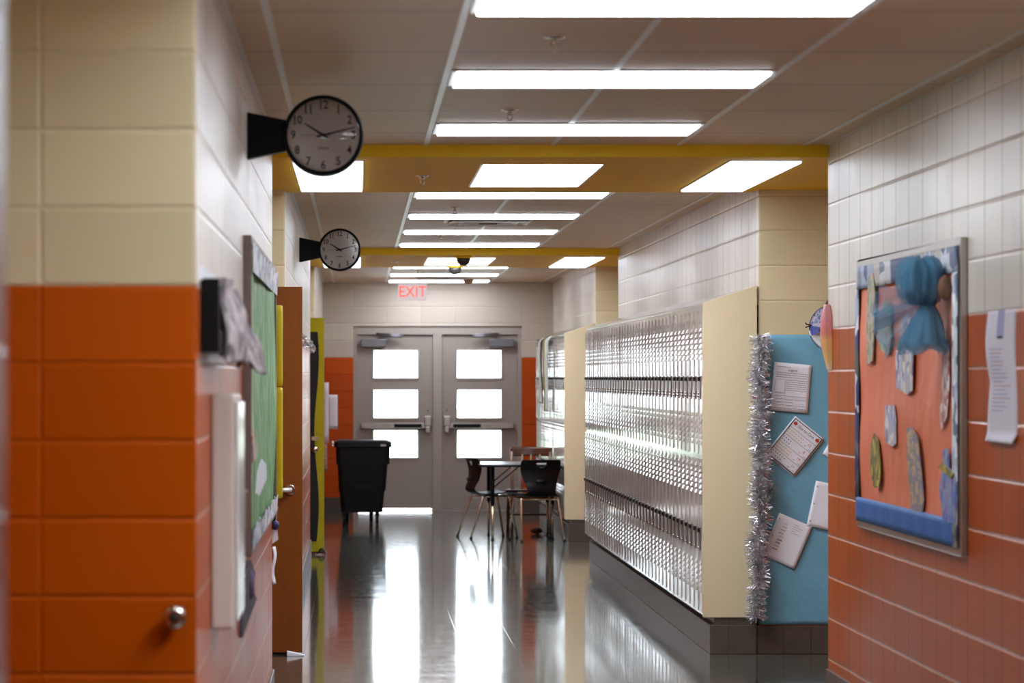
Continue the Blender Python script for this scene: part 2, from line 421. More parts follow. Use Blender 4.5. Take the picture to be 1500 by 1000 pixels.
SOF = [(3.87, 8.16, 8.4), (15.4, 18.09, 18.33), (27.7, 30.53, 30.8)]
bays = [(-6, 3.87), (8.4, 15.4), (18.33, 27.7), (30.8, YE)]
for a, b in bays: struct('ceiling', MB().box(AL, AR, a, b, ZC, 2.95), M_CEIL)
HOLE = (.62, 1.245)
tn = 0
for a, b, c in SOF:
    h0, h1 = (b-2.15, b-.26)
    m = MB()
    m.box(AL, HOLE[0], a, b, ZS, 2.95).box(HOLE[1], AR, a, b, ZS, 2.95)
    m.box(HOLE[0], HOLE[1], a, h0, ZS, 2.95).box(HOLE[0], HOLE[1], h1, b, ZS, 2.95)
    m.box(XL, XR, b, c, ZS, 2.95)
    tn += 1; struct('trim_%d' % tn, m, M_YEL)
# ceiling grid runners and wall angles
for a, b in bays[1:]:
    for x in (-.28, .33, .945, 1.555, 2.165):
        tn += 1; struct('trim_%d' % tn, MB().box(x-.012, x+.012, a, b, ZC-.004, ZC+.01), M_WHT)
    for x0, x1 in ((XL, XL+.022), (XR-.022, XR)):
        tn += 1; struct('trim_%d' % tn, MB().box(x0, x1, a, b, ZC-.003, ZC+.01), M_WHT)

# ------------------------------------------------------------------ ceiling lights
def troffer(x0, x1, y0, y1, z, label, group, lip=.022, lamp=None):
    t = thing('ceiling_light', ((x0+x1)/2, (y0+y1)/2, z), label, 'ceiling light', group)
    f = MB(); d = .007
    f.box(x0, x1, y0, y0+lip, z-d, z).box(x0, x1, y1-lip, y1, z-d, z).box(x0, x0+lip, y0+lip, y1-lip, z-d, z).box(x1-lip, x1, y0+lip, y1-lip, z-d, z)
    f.build('frame', M_WHT, t)
    MB().box(x0+lip, x1-lip, y0+lip, y1-lip, z-.016, z-.001).build('diffuser', lamp or M_LAMP, t)
    return t
ORD = 'first second third fourth fifth sixth seventh eighth ninth tenth eleventh twelfth thirteenth fourteenth fifteenth sixteenth seventeenth eighteenth nineteenth twentieth'.split()
def ordn(i):
    if i < 20: return ORD[i]
    tens = {2: 'twenty', 3: 'thirty'}[(i+1)//10]; u = (i+1) % 10
    return {2: 'twentieth', 3: 'thirtieth'}[(i+1)//10] if u == 0 else tens + '-' + ORD[u-1]
GL = 'fluorescent lights in the tile ceiling'
for i, y in enumerate((9.79, 12.22, 14.64)):
    troffer(.345, 1.54, y-.585, y, ZC, 'long white fluorescent ceiling light in front of the nearest yellow beam, ' + ('largest of three', 'middle of three', 'smallest of three')[i], GL)
for i, y in enumerate((19.8, 22.34, 24.72, 27.1)):
    troffer(.345, 1.54, y-.585, y, ZC, 'white fluorescent ceiling light between the two yellow beams, %s of four going away' % ORD[i], GL)
for i, y in enumerate((32.4, 34.9, 37.2)):
    troffer(.345, 1.54, y-.585, y, ZC, 'white fluorescent ceiling light beyond the far yellow beam, %s of three going away' % ORD[i], GL)
def well(b, nm):
    a = b-2.69; x0, x1, y0, y1 = HOLE[0], HOLE[1], b-2.15, b-.26
    t = thing('ceiling_light', ((x0+x1)/2, (y0+y1)/2, ZS), 'wide recessed light panel in the middle of the ' + nm, 'ceiling light', 'lights in the yellow beams')
    zz = ZS+.075
    f = MB().box(x0, x0+.012, y0, y1, ZS, zz).box(x1-.012, x1, y0, y1, ZS, zz).box(x0, x1, y0, y0+.012, ZS, zz).box(x0, x1, y1-.012, y1, ZS, zz)
    f.build('frame', M_WHT, t)
    MB().box(x0, x1, y0, y1, zz, zz+.02).build('diffuser', M_WELL, t)
    for x0, x1, sd in ((-.325, .03, 'left'), (1.83, 2.186, 'right')):
        t = troffer(x0, x1, a+.19, a+2.62, ZS, 'narrow light strip on the %s side of the %s' % (sd, nm), 'lights in the yellow beams', .006, M_STRIP)
well(8.16, 'yellow beam overhead before the first pillar'); well(18.09, 'nearest yellow beam'); well(30.53, 'far yellow beam')

# ------------------------------------------------------------------ end doors
yd = YE+.05
fr = MB().box(OX0, -.01, yd-.03, yd+.06, 0, OZ).box(1.889, OX1, yd-.03, yd+.06, 0, OZ).box(-.01, 1.889, yd-.03, yd+.06, 2.083, OZ).box(.89, .994, yd-.03, yd+.06, 0, 2.083)
fr.box(-.012, .008, yd+.047, yd+.06, 0, 2.085).box(.876, .89, yd+.047, yd+.06, 0, 2.085).box(.994, 1.008, yd+.047, yd+.06, 0, 2.085).box(1.875, 1.891, yd+.047, yd+.06, 0, 2.085).box(-.01, 1.889, yd+.047, yd+.06, 2.066, 2.09).box(1.0, 1.885, yd+.047, yd+.06, 0, .03)
tn += 1; struct('trim_%d' % tn, fr, M_FRAME, bevel=.003)
tn += 1; struct('trim_%d' % tn, MB().box(-.01, 1.889, yd-.03, yd+.1, 0, .008), M_ALU)
WZ = [(1.573, 1.896), (1.101, 1.425), (.629, .950)]
def end_door(n, x0, x1, wx0, wx1, left):
    y0, y1 = yd, yd+.045; zb = .028 if left else .012
    lf = MB().box(x0, wx0, y0, y1, zb, 2.081).box(wx1, x1, y0, y1, zb, 2.081)
    zs = [2.081] + [z for w in WZ for z in (w[1], w[0])] + [zb]
    for i in range(0, 8, 2): lf.box(wx0, wx1, y0, y1, zs[i+1], zs[i])
    d = lf.build('door_%d' % n, M_DOOR); d['kind'] = 'structure'
    for a, b in WZ:
        w = MB(); e = .022
        w.box(wx0-e, wx0, y0-.008, y1+.008, a-e, b+e).box(wx1, wx1+e, y0-.008, y1+.008, a-e, b+e).box(wx0, wx1, y0-.008, y1+.008, a-e, a).box(wx0, wx1, y0-.008, y1+.008, b, b+e)
        o = w.build('window_frame', M_FRAME, d, bevel=.003)
        MB().box(wx0, wx1, y0+.02, y0+.024, a, b).build('pane', M_GLASS, o)
    mir = (lambda x: x) if left else (lambda x: 1.884-x)      # right leaf mirrors the left one
    def bx(a, b, *r):
        a, b = sorted((mir(a), mir(b))); return MB().box(a, b, *r)
    bar = bx(.04, .80, y0-.06, y0-.005, .972, 1.037).build('push_bar', M_ALU, d, bevel=.006)
    bx(.43, .755, y0-.068, y0-.058, .985, 1.025).build('push_pad', M_BLACK, bar)
    cx = mir(.345)
    text_mb('PUSH', .04, lambda x, y, z: (cx+x, y0-.0605-z, 1.005+y)).build('lettering', M_PALEINK, bar)
    lt = bx(.785, .872, y0-.075, y0-.005, 1.0, 1.121); lt.merge(bx(.795, .862, y0-.06, y0-.005, .92, 1.0))
    lt.build('latch_case', M_ALU, d, bevel=.012, seg=3)
    MB().lathe([(.001, -.006), (.012, -.005), (.013, .004)], (mir(.83), y0, 1.19), 'y', 16).build('key_cylinder', M_CLOSER, d)
    c = bx(.04, .335, y0-.07, y0-.005, 1.935, 2.03).build('door_closer', M_CLOSER, d, bevel=.008)
    ar = MB().tube([(mir(.25), y0-.05, 2.03), (mir(.25), y0-.05, 2.075)], .012).tube([(mir(.25), y0-.055, 2.07), (mir(.53), y0-.09, 2.058)], .013).tube([(mir(.53), y0-.09, 2.075), (mir(.22), y0-.03, 2.095)], .011)
    ar.build('closer_arm', M_CLOSER, c)
end_door(1, -.008, .889, .189, .708, True)
end_door(2, .995, 1.887, 1.177, 1.697, False)
# outside
def ground_mat():
    t = NT('outside_ground'); g, p = t.pos()
    f = t.noise(g.outputs['Position'], .35, 4)
    c = t.mix(t.rng(p[1], 46, 47, 0, 1), lin(205, 200, 190), t.mix(f, lin(176, 190, 158), lin(206, 214, 196)))
    t.bsdf(c, .9); return t.m
struct('floor', MB().box(-60, 60, YE+.26, 160, -.12, -.02), ground_mat())
# ------------------------------------------------------------------ lockers
LZ0, LZM, LZ1 = .211, 1.12, 1.985
def locker_parts(root, w, xf):
    """one two-tier locker, front face on x = 0 towards -x, running along +y from 0 to w"""
    d = .28
    MB().box(.012, d, .0005, w-.0005, LZ0, LZ1).build('body', M_LOCK, root, local=True)
    for (a, b, up) in ((LZM+.012, LZ1-.025, True), (LZ0+.02, LZM-.012, False)):
        m = MB(); e = .012
        m.box(0, .012, e, w-e, a, b)
        # folded door edges, proud by a few millimetres
        m.box(-.0035, 0, e, e+.008, a, b).box(-.0035, 0, w-e-.008, w-e, a, b).box(-.0035, 0, e, w-e, b-.008, b).box(-.0035, 0, e, w-e, a, a+.008)
        ly0, ly1 = .065, .150
        for z0 in ((b-.285, a+.055) if up else (b-.205, a+.11)):
            for k in range(6):
                z = z0+k*.032
                m.add([(0, ly0, z+.024), (0, ly1, z+.024), (-.008, ly1, z+.004), (-.008, ly0, z+.004), (0, ly0, z), (0, ly1, z)],
                      [(0, 1, 2, 3), (3, 2, 5, 4), (0, 3, 4), (1, 5, 2)], 0)
        dr = m.build('door', M_LOCK, root, local=True)
        hz = 1.449 if up else .581
        h = MB().box(-.004, .002, w-.115, w-.022, hz, hz+.135)
        h.build('handle_recess', M_LOCKD, dr, local=True, bevel=.004)
        q = MB()
        for zz in ((hz+.018, hz+.036) if up else (hz+.016, hz+.12)):
            for yy in (w-.085, w-.052): q.lathe([(.0, -.011), (.006, -.009), (.007, -.003)], (0, yy, zz), 'x', 8)
        q.build('rivet', M_CHROME, dr, local=True)
        MB().box(-.014, -.004, w-.105, w-.035, hz+.105, hz+.128).build('latch', M_BLACK, dr, local=True, bevel=.003)
        MB().box(-.003, .001, .085, .135, b-.075, b-.05).build('number_plate', M_ALU, dr, local=True)
proto = None
def bank(xf, y0, n, w, lab, grp):
    global proto
    for i in range(n):
        if proto is None:
            o = bpy.data.objects.new('locker', None); C.objects.link(o); locker_parts(o, w, xf); proto = o
        else: o = copy_tree(proto)
        for c in o.children:                     # doors never hang quite in plane
            if c.name.startswith('door'): c.rotation_euler = (0, 0, random.gauss(0, .006))
        o.location = (xf, y0+i*w, 0)
        tag(o, lab % ordn(i), 'locker', grp)
PW = .24
bank(1.969, 18.10, 39, PW, 'glossy beige two-tier locker, %s from the wide beige end panel beside the tinsel', 'lockers of the long near bank')
bank(1.992, 30.565, 20, PW, 'glossy beige two-tier locker in the far bank, %s from its end panel behind the chairs', 'lockers of the far bank')
def bank_shell(xf, y0, y1, lab, zt0=2.0, zt1=2.098):
    # near end panel (a prism with a sloping top), sloped hood, tiled plinth
    e = MB().prism([(xf-.003, LZ0-.003), (XR-.012, LZ0-.003), (XR-.012, zt1), (xf-.003, zt0)], 'y', y0-.028, y0-.001)
    tag(e.build('end_panel', M_BEIGE, bevel=.002), lab[0], 'panel')
    h = MB().prism([(xf-.001, LZ1+.0005), (xf-.001, zt0-.003), (XR-.002, zt1-.003), (XR-.002, LZ1+.0005)], 'y', y0, y1)
    tag(h.build('sloping_ledge', M_LOCK), lab[1], 'ledge')
    struct('baseboard_right', MB().box(xf+.035, XR-.013, y0-.035, y1+.02, 0, .165).box(xf+.06, XR-.013, y0-.02, y1, .165, LZ0-.003), M_BASE, bevel=.003)
bank_shell(1.969, 18.10, 18.10+39*PW, ('wide flat beige end panel of the long near lockers, left of the tinsel', 'sloping grey ledge running along the top of the near lockers'))
bank_shell(1.992, 30.565, 30.565+20*PW, ('narrow flat beige end panel of the far lockers behind the black chairs', 'sloping grey ledge running along the top of the far lockers'))

# ------------------------------------------------------------------ clocks
def clock(Y, label):
    c = Vector((-.129, Y, 2.482)); t = thing('wall_clock', c, label, 'clock', 'double sided clocks on wall brackets')
    R = .151; g = .047
    MB().lathe([(R*.9, -g), (R*.93, -g-.006), (R*.985, -g-.004), (R, -g+.006), (R, g-.006), (R*.985, g+.004), (R*.93, g+.006), (R*.9, g), (R*.9, -g)], c, 'y', 56, cap=False).build('case', M_BLACK, t)
    fm = MB().lathe([(R*.905, -g+.003), (R*.905, -g+.006)], c, 'y', 56); face = fm.build('dial', M_CLOCKF, t)
    fm = MB().lathe([(R*.905, g-.006), (R*.905, g-.003)], c, 'y', 56); fm.build('dial', M_CLOCKF, t)
    nm = MB(); yf = c.y-g+.0028
    for h in range(1, 13):
        a = PI/2-h*PI/6; px, pz = c.x+.113*math.cos(a), c.z+.113*math.sin(a)
        nm.merge(text_mb(str(h), .044, lambda x, y, z: (px+x, yf-z, pz+y), sx=.86, bold=.0007))
        for k, ch in enumerate(str(h)):                       # slab feet of the 1s
            if ch == '1':
                ox = {1: 0, 10: -.0095, 11: -.009 if k == 0 else .0105, 12: -.0105}[h]
                nm.box(px+ox-.0055, px+ox+.0075, yf-.0006, yf, pz-.0165, pz-.0142)
    nm.build('numerals', M_INK, face)
    lg = MB()
    for k in range(5): lg.box(c.x-.018+k*.008, c.x-.012+k*.008, yf-.0004, yf, c.z-.052, c.z-.046)
    lg.build('maker_mark', M_PALEINK, face)
    def hand(ang, ln, w0, w1, back, dy):
        d = Vector((math.cos(ang), 0, math.sin(ang))); n = Vector((-d.z, 0, d.x)); o = c+Vector((0, -g-dy, 0))
        p = [o-d*back-n*w0, o-d*back+n*w0, o+n*w0*1.1, o+d*ln+n*w1, o+d*ln-n*w1, o-n*w0*1.1]
        return MB().add([q for q in p]+[q+Vector((0, -.0012, 0)) for q in p], [range(6), range(11, 5, -1)]+[(i, (i+1) % 6, (i+1) % 6+6, i+6) for i in range(6)])
    hand(math.radians(148), .082, .0042, .0022, .02, .001).build('hour_hand', M_INK, t)
    hand(math.radians(14), .122, .0036, .0016, .025, .0025).build('minute_hand', M_INK, t)
    hand(math.radians(180), .088, .0010, .0006, .03, .004).build('second_hand', M_REDINK if False else M_PALEINK, t)
    MB().lathe([(.0, -g-.008), (.007, -g-.006), (.007, -g+.003)], c, 'y', 16).build('hub', M_INK, t)
    MB().lathe([(R*.905, -g-.004)] + [(R*.905*math.cos(a), -g-.004-.018*math.sin(a)) for a in (.35, .7, 1.05, 1.35)] + [(.001, -g-.022)], c, 'y', 48, cap=False).build('lens', M_LENS, t)
    br = MB(); xl = XL-.0
    br.add([(xl, Y+s*.035, 2.482+z) for s in (-1, 1) for z in (-.088, .088)] + [(c.x-R*.93, Y+s*.03, 2.482+z) for s in (-1, 1) for z in (-.058, .058)],
           [(0, 1, 5, 4), (2, 6, 7, 3), (1, 3, 7, 5), (0, 4, 6, 2), (0, 2, 3, 1), (4, 5, 7, 6)])
    br.build('bracket', M_BLACK, t, bevel=.003)
clock(11.95, 'larger round black-rimmed wall clock, nearest, above the green board')
clock(22.6, 'smaller-looking round black-rimmed wall clock further away, above the oak door')

# ------------------------------------------------------------------ ceiling fittings
def sprinkler(x, y, z, label):
    t = thing('sprinkler', (x, y, z), label, 'sprinkler', 'fire sprinklers in the ceiling')
    MB().lathe([(.034, .006), (.036, -.004), (.02, -.009), (.014, -.009)], (x, y, z), 'z', 20).build('escutcheon', M_CHROME, t)
    b = MB().lathe([(.009, -.006), (.009, -.022), (.006, -.026)], (x, y, z), 'z', 12)
    b.tube([(x-.006, y, z-.02), (x-.012, y, z-.032), (x-.004, y, z-.046)], .0025, 6).tube([(x+.006, y, z-.02), (x+.012, y, z-.032), (x+.004, y, z-.046)], .0025, 6)
    b.lathe([(.0, -.045), (.014, -.047), (.014, -.049), (.0, -.05)], (x, y, z), 'z', 12)
    b.build('head', M_BRASS, t)
for x, y, z, l in ((.65, 10.5, ZC, 'small metal fire sprinkler nearest the viewpoint, between the two nearest light panels'),
                   (.64, 13.36, ZC, 'small metal fire sprinkler just in front of the near yellow beam'),
                   (.343, 16.8, ZS, 'small metal fire sprinkler on the underside of the near yellow beam'),
                   (.642, 21.0, ZC, 'small metal fire sprinkler just past the near yellow beam, before the air diffuser'),
                   (.652, 24.95, ZC, 'small metal fire sprinkler beyond the air diffuser'),
                   (.35, 29.1, ZS, 'small metal fire sprinkler on the underside of the far yellow beam'),
                   (.63, 33.3, ZC, 'small metal fire sprinkler beyond the far yellow beam')):
    sprinkler(x, y, z, l)
M_DOME = mat('smoked_dome', (44, 42, 40), .12)
def dome(x, y, label, r=.062, drop=.085):
    t = thing('dome_camera', (x, y, ZS), label, 'camera', 'dome cameras under the far yellow beam')
    MB().lathe([(r*1.25, 0), (r*1.25, -.012), (r*1.05, -.02)], (x, y, ZS), 'z', 32).build('mount', M_YEL, t)
    MB().lathe([(r, -.018), (r*.97, -.04), (r*.8, -.066), (r*.5, -.082), (.001, -drop)], (x, y, ZS), 'z', 32).build('dome', M_DOME, t)
dome(.93, 27.93, 'dark dome security camera on the near edge of the far yellow beam')
dome(.93, 30.35, 'dark dome security camera on the rear edge of the far yellow beam')
def diffuser(x0, x1, y0, y1, label):
    t = thing('air_diffuser', ((x0+x1)/2, (y0+y1)/2, ZC), label, 'air vent', 'ceiling air diffusers')
    def ring(m, i, o, zi, zo):
        for (a0, a1, b0, b1) in ((0, 1, 0, 0), (1, 1, 0, 1), (1, 0, 1, 1), (0, 0, 1, 0)):
            P = lambda q, s, z: (x0+s+(x1-x0-2*s)*q[0], y0+s+(y1-y0-2*s)*q[1], z)
            A, B = (a0, b0), (a1, b1)
            m.add([P(A, o, zo), P(B, o, zo), P(B, i, zi), P(A, i, zi)], [(0, 1, 2, 3)])
    m = MB(); ring(m, .03, 0, ZC-.006, ZC-.004); m.build('frame', M_WHT, t, solid=.004)
    for k in range(3):
        m = MB(); ring(m, .075+k*.075, .03+k*.075, ZC-.006-.006*(k > 0), ZC-.026); m.build('louvre', M_WHT, t, solid=.003)
    MB().box(x0+.25, x1-.25, y0+.25, y1-.25, ZC-.028, ZC-.022).build('core_plate', M_BLACK, t)
diffuser(.62, 1.25, 22.5, 23.1, 'square white ceiling air diffuser with black core between the yellow beams')
diffuser(.62, 1.25, 35.25, 35.85, 'square white ceiling air diffuser above the exit sign end of the corridor')
t = thing('smoke_detector', (1.27, 36.42, ZC), 'small round smoke detector before the last ceiling light', 'smoke detector')
MB().lathe([(.06, 0), (.06, -.02), (.045, -.045), (.03, -.05)], (1.27, 36.42, ZC), 'z', 28).build('housing', M_CEIL, t)
MB().lathe([(.012, -.048), (.010, -.056), (.0, -.058)], (1.27, 36.42, ZC), 'z', 12).build('sensor', M_BLACK, t)
# exit sign
mx = NT('lit_sign_acrylic'); b_ = mx.bsdf(lin(214, 208, 212), .3); b_.inputs['Emission Color'].default_value = lin(236, 222, 228); b_.inputs['Emission Strength'].default_value = .38
ye = 36.5; ex0, ex1, ez0, ez1 = wx(583.5, ye), wx(625, ye), wz(440, ye), wz(415.5, ye)
t = thing('exit_sign', ((ex0+ex1)/2, ye, ez0), 'pale exit sign with red letters hanging above the grey double doors', 'exit sign')
MB().box(ex0, ex1, ye-.012, ye+.012, ez0, ez1).build('panel', mx.m, t, bevel=.01, seg=3)
for qx in (ex0+.09, ex1-.09): MB().box(qx-.006, qx+.006, ye-.006, ye+.006, ez1-.003, ZC+.002).build('hanger', M_WHT, t)
ecx = (ex0+ex1)/2
tm = NT('glowing_red_letters'); tb = tm.bsdf(lin(232, 110, 100), .4); tb.inputs['Emission Color'].default_value = lin(255, 80, 56); tb.inputs['Emission Strength'].default_value = .9
text_mb('EXIT', .17, lambda x, y, z: (ecx+x*.92, ye-.0125-z, (ez0+ez1)/2+y*1.05), .001).build('lettering', tm.m, t)

# ------------------------------------------------------------------ left side, near
kx, kz = wx(257, 8.16), wz(902, 8.16)
t = thing('door_stop', (kx, 8.16, kz), 'round steel door stop knob on the orange block pillar', 'door stop')
MB().lathe([(.017, .006), (.015, -.02), (.026, -.028), (.031, -.04), (.029, -.05), (.018, -.056)], (kx, 8.16, kz), 'y', 32).build('knob', M_CHROME, t)
MB().lathe([(.0125, -.054), (.011, -.0575), (.0, -.058)], (kx, 8.16, kz), 'y', 20).build('bumper', M_RUBBER, t)

t = thing('wall_rack', (XL, 8.9, 1.61), 'black wall rack at the pillar corner holding grey crumpled cloths', 'rack')
MB().box(XL, XL+.05, 8.36, 8.40, 1.64, 1.835).box(XL, XL+.012, 8.40, 9.9, 1.66, 1.83).box(XL, XL+.05, 9.86, 9.9, 1.66, 1.82).box(XL+.042, XL+.05, 8.40, 9.86, 1.64, 1.70).build('pocket', M_BLACK, t, bevel=.003)
MB().box(XL, XL+.006, 8.3, 9.6, 1.83, 1.865).build('label_strip', M_SHEET, t)
def cloth(yc, dx, zt, zb, ry, rb, seed, label):
    r = random.Random(seed); ph = [r.uniform(0, 6) for _ in range(8)]
    def fn(u, v):
        a = 2*PI*u; fl = v**1.8
        k = 1+.20*math.sin(5*a+ph[0]+2.2*v)+.13*math.sin(9*a+ph[1]-3*v)+.12*math.sin(6*v+ph[2])
        rx = (.018+.004*math.sin(PI*v)+(rb-.018)*fl)*k; yy = ry*(.55+.25*v+.2*fl)*(1+.12*math.sin(4*a+ph[3]))
        x = XL+.052+dx*v+.5*(rb-.018)*fl+rx*math.cos(a)+.008*math.sin(7*v+ph[4])
        z = zt+(zb-zt)*v+.012*math.sin(3*a+ph[5])*v-.02*math.cos(a)*fl
        return (max(x, XL+.0115), yc+yy*math.sin(a), z)
    tag(MB().grid(fn, 60, 26).build('cloth', M_CLOTHG, solid=.004), label, 'cloth', 'grey cloths in the wall rack')
cloth(8.70, .006, 1.845, 1.625, .16, .036, 1, 'grey crumpled cloth at the pillar end of the black wall rack')
cloth(9.05, .012, 1.825, 1.640, .15, .030, 2, 'grey crumpled cloth in the middle of the black wall rack')
cloth(9.50, .040, 1.775, 1.612, .17, .040, 3, 'grey crumpled cloth at the end of the black wall rack by the green board')

t = thing('wall_cabinet', (XL, 9.2, .863), 'tall white metal cabinet fixed to the orange wall below the cloth rack', 'cabinet')
MB().box(XL, XL+.068, 8.94, 9.47, .863, 1.527).build('body', mat('white_cabinet_enamel', (205, 192, 178), .4), t, bevel=.012, seg=3)
MB().box(XL+.069, XL+.078, 8.96, 9.45, .885, 1.505).build('door', mat('white_cabinet_door', (214, 208, 200), .2), t, bevel=.004)
MB().box(XL+.079, XL+.09, 9.40, 9.425, 1.12, 1.24).build('handle', M_CHROME, t, bevel=.003)
# purple paper craft
t = thing('paper_craft', (XL, 11.9, .67), 'dark grey paper cut-out with purple disc, low on the wall by the white cabinet', 'paper craft')
MB().prism([(11.2, .86), (12.0, .885), (12.5, .80), (12.1, .765), (12.7, .69), (11.1, .665)], 'x', XL-.001, XL+.012).build('backing', mat('charcoal_paper', (70, 64, 72), .8), t)
MB().lathe([(.0, .028), (.04, .026), (.06, .012)], (XL, 11.9, .80), 'x', 24).build('disc', M_PURP, t)

# green bulletin board
by0, by1, bz0, bz1 = 11.5, 15.05, .925, 2.09
t = thing('bulletin_board', (XL, (by0+by1)/2, bz0), 'long green bulletin board in a grey metal frame on the left wall', 'bulletin board')
f = MB(); e = .035
f.box(XL, XL+.03, by0, by0+e, bz0, bz1).box(XL, XL+.03, by1-e, by1, bz0, bz1).box(XL, XL+.03, by0+e, by1-e, bz0, bz0+e).box(XL, XL+.03, by0+e, by1-e, bz1-e, bz1)
f.build('frame', mat('dull_grey_frame', (140, 124, 116), .45, .3), t, bevel=.003)
rg = random.Random(4)
def gp(u, v):
    y = by0+e+(by1-by0-2*e)*u; z = bz0+e+(bz1-bz0-2*e)*v
    return (XL+.02+.007*math.sin(6*u+3*v)+.005*math.sin(17*u-7*v), y, z)
MB().grid(gp, 40, 20).build('green_paper', M_GREEN, t)
def strip(z0, z1):
    return MB().grid(lambda u, v: (XL+.034+.006*math.sin(40*u)*v, by0+e+(by1-by0-2*e)*u, z0+(z1-z0)*v+.012*abs(math.sin(30*u))*(1 if v > .5 else 0)), 80, 3)
strip(bz1-.13, bz1-.03).build('border', M_BORDER2, t); strip(bz0+.02, bz0+.09).build('border', M_BORDER2, t)
def board_shape(pts, mt, name, label, x=XL+.029, th=.004, grp='cut-outs on the green board', cat='paper cut-out'):
    ctr = sum(p[0] for p in pts)/len(pts), sum(p[1] for p in pts)/len(pts)
    o = MB().prism(pts, 'x', x, x+th).build(name, mt); return tag(o, label, cat, grp)
def yz(px, py, X=XL+.03):
    Y = X*F/(px-CX); return (Y, wz(py, Y))
board_shape([yz(376, 690), yz(383, 672), yz(389, 680), yz(390, 700), yz(385, 712), yz(379, 726), yz(374, 722)], M_SHEET, 'paper_cutout', 'white ragged paper cut-out low on the green board')
board_shape([yz(368, 640), yz(371, 628), yz(374, 650), yz(374, 672), yz(370, 676)], M_SCR6, 'paper_cutout', 'pink and white paper cut-out on the left part of the green board')

# yellow-green roll on the wall corner
t = thing('felt_roll', (-.391, 15.41, .99), 'tall yellow-green padded roll standing against the wall corner before the oak door', 'padding')
for i, (a, b) in enumerate(((wz(729, 15.42), wz(567, 15.42)), (wz(566, 15.42), wz(447, 15.42)))):
    MB().lathe([(.020, a), (.026, a+.004), (.0275, a+.03), (.027, (a+b)/2), (.0275, b-.03), (.026, b-.004), (.020, b)], (-.391, 15.41, 0), 'z', 24).build('roll_section', M_YFELT, t)
# scraps on the corner below
t = thing('paper_bow', (XL+.012, 15.36, 1.2), 'white and navy paper bow on the wall corner under the green board', 'paper craft')
Yb = 15.36
MB().add([(XL+.002, Yb, wz(733, Yb)), (XL+.03, Yb-.03, wz(742, Yb)), (XL+.022, Yb, wz(760, Yb)), (XL+.03, Yb+.01, wz(790, Yb)), (XL+.002, Yb, wz(796, Yb))], [(0, 1, 2), (0, 2, 4), (2, 3, 4)]).build('paper', M_SHEET, t, solid=.003)
MB().lathe([(.0, -.024), (.017, -.018), (.022, 0), (.017, .018), (.0, .024)], (XL+.014, Yb, wz(769, Yb)), 'z', 14).build('knot', mat('navy_paper', (44, 56, 104), .6), t)
MB().lathe([(.0, -.05), (.010, -.03), (.013, 0), (.008, .03), (.0, .05)], (XL+.010, Yb, wz(752, Yb)), 'z', 10).build('tail', M_BPAPER, t)
o = MB().grid(lambda u, v: (XL+.004+.012*v+.006*math.sin(7*u), 15.30+.05*v, wz(800, 15.35)-(.18)*u), 14, 3).build('paper_scrap', M_SHEET, solid=.002)
tag(o, 'narrow torn white paper scrap hanging on the wall corner above the base', 'paper')

# ------------------------------------------------------------------ oak door and decorated door
def room_door(Y, xr, ztop, num, mt):
    w = .90; zb = .012
    return MB().box(xr-w, xr, Y, Y+.044, zb, ztop)
d = room_door(18.04, -.315, 2.09, 3, M_OAK).build('door_3', M_OAK, bevel=.002); d['kind'] = 'structure'
d['label'] = 'open oak classroom door standing out from the left alcove'
hx, hz, hy = wx(425, 18.04), wz(717, 18.04), 18.04
MB().lathe([(.030, 0), (.030, -.008), (.026, -.011)], (hx, hy, hz), 'y', 28).build('handle_rose', M_CHROME, d)
MB().tube([(hx, hy-.008, hz), (hx, hy-.05, hz), (hx-.02, hy-.058, hz), (hx-.11, hy-.058, hz)], [.012, .012, .0125, .011], 12).build('lever_handle', mat('satin_white_metal', (222, 218, 212), .3, .4), d)
t = MB().prism([(-.40, 0), (-.30, 0), (-.30, .008), (-.40, .03)], 'y', 17.93, 17.97); tag(t.build('door_wedge', M_SHEET, bevel=.003), 'small white wedge under the oak door', 'door wedge')
d = room_door(28.2, -.298, 2.10, 4, M_YFELT).build('door_4', M_OAK, bevel=.002); d['kind'] = 'structure'
d['label'] = 'open classroom door papered in yellow and black in the far left alcove'
yf = 28.2
def yp(u, v):
    x = -1.198+.90*u; return (x, yf-.006-.006*math.sin(5*v+9*u)*(.3+.7*abs(math.sin(8*v))), .03+2.075*v)
MB().grid(yp, 30, 40).build('yellow_paper', M_YFELT, d)
bl = MB().grid(lambda u, v: (-1.1+(.735 + (.02*math.sin(9*v) if u > .9 else 0))*u, yf-.018-.003*math.sin(12*v), .12+1.86*v), 20, 30)
bl.build('black_paper', M_BPAPER, d)
kx, kz = wx(461, yf), wz(658, yf)
MB().lathe([(.030, -.012), (.030, -.022), (.012, -.03), (.012, -.05), (.026, -.06), (.03, -.075), (.022, -.09), (.0, -.092)], (kx, yf, kz), 'y', 24).build('door_knob', M_CHROME, d)
MB().box(kx-.03, kx+.03, yf-.03, yf-.012, wz(645, yf), wz(639, yf)).build('lock_plate', M_BRASS, d)
lf = MB().add([(wx(455, yf), yf-.03, wz(509, yf)), (wx(461, yf), yf-.04, wz(503, yf)), (wx(468, yf), yf-.045, wz(506, yf)), (wx(463, yf), yf-.035, wz(512, yf))], [(0, 1, 2, 3)])
tag(lf.build('paper_leaf', M_BPAPER, solid=.004), 'small dark paper leaf on the yellow and black door', 'paper craft')
sh = MB(); 
sh.grid(lambda u, v: (-.36+.075*u, yf-.05+.035*math.sin(PI*v)-.01, .004+.05*math.sin(PI*u)*(1-.6*abs(v-.5))+.006), 8, 8)
tag(sh.build('door_wedge', M_RUBBER, solid=.008), 'black rubber wedge at the foot of the yellow and black door', 'door wedge')

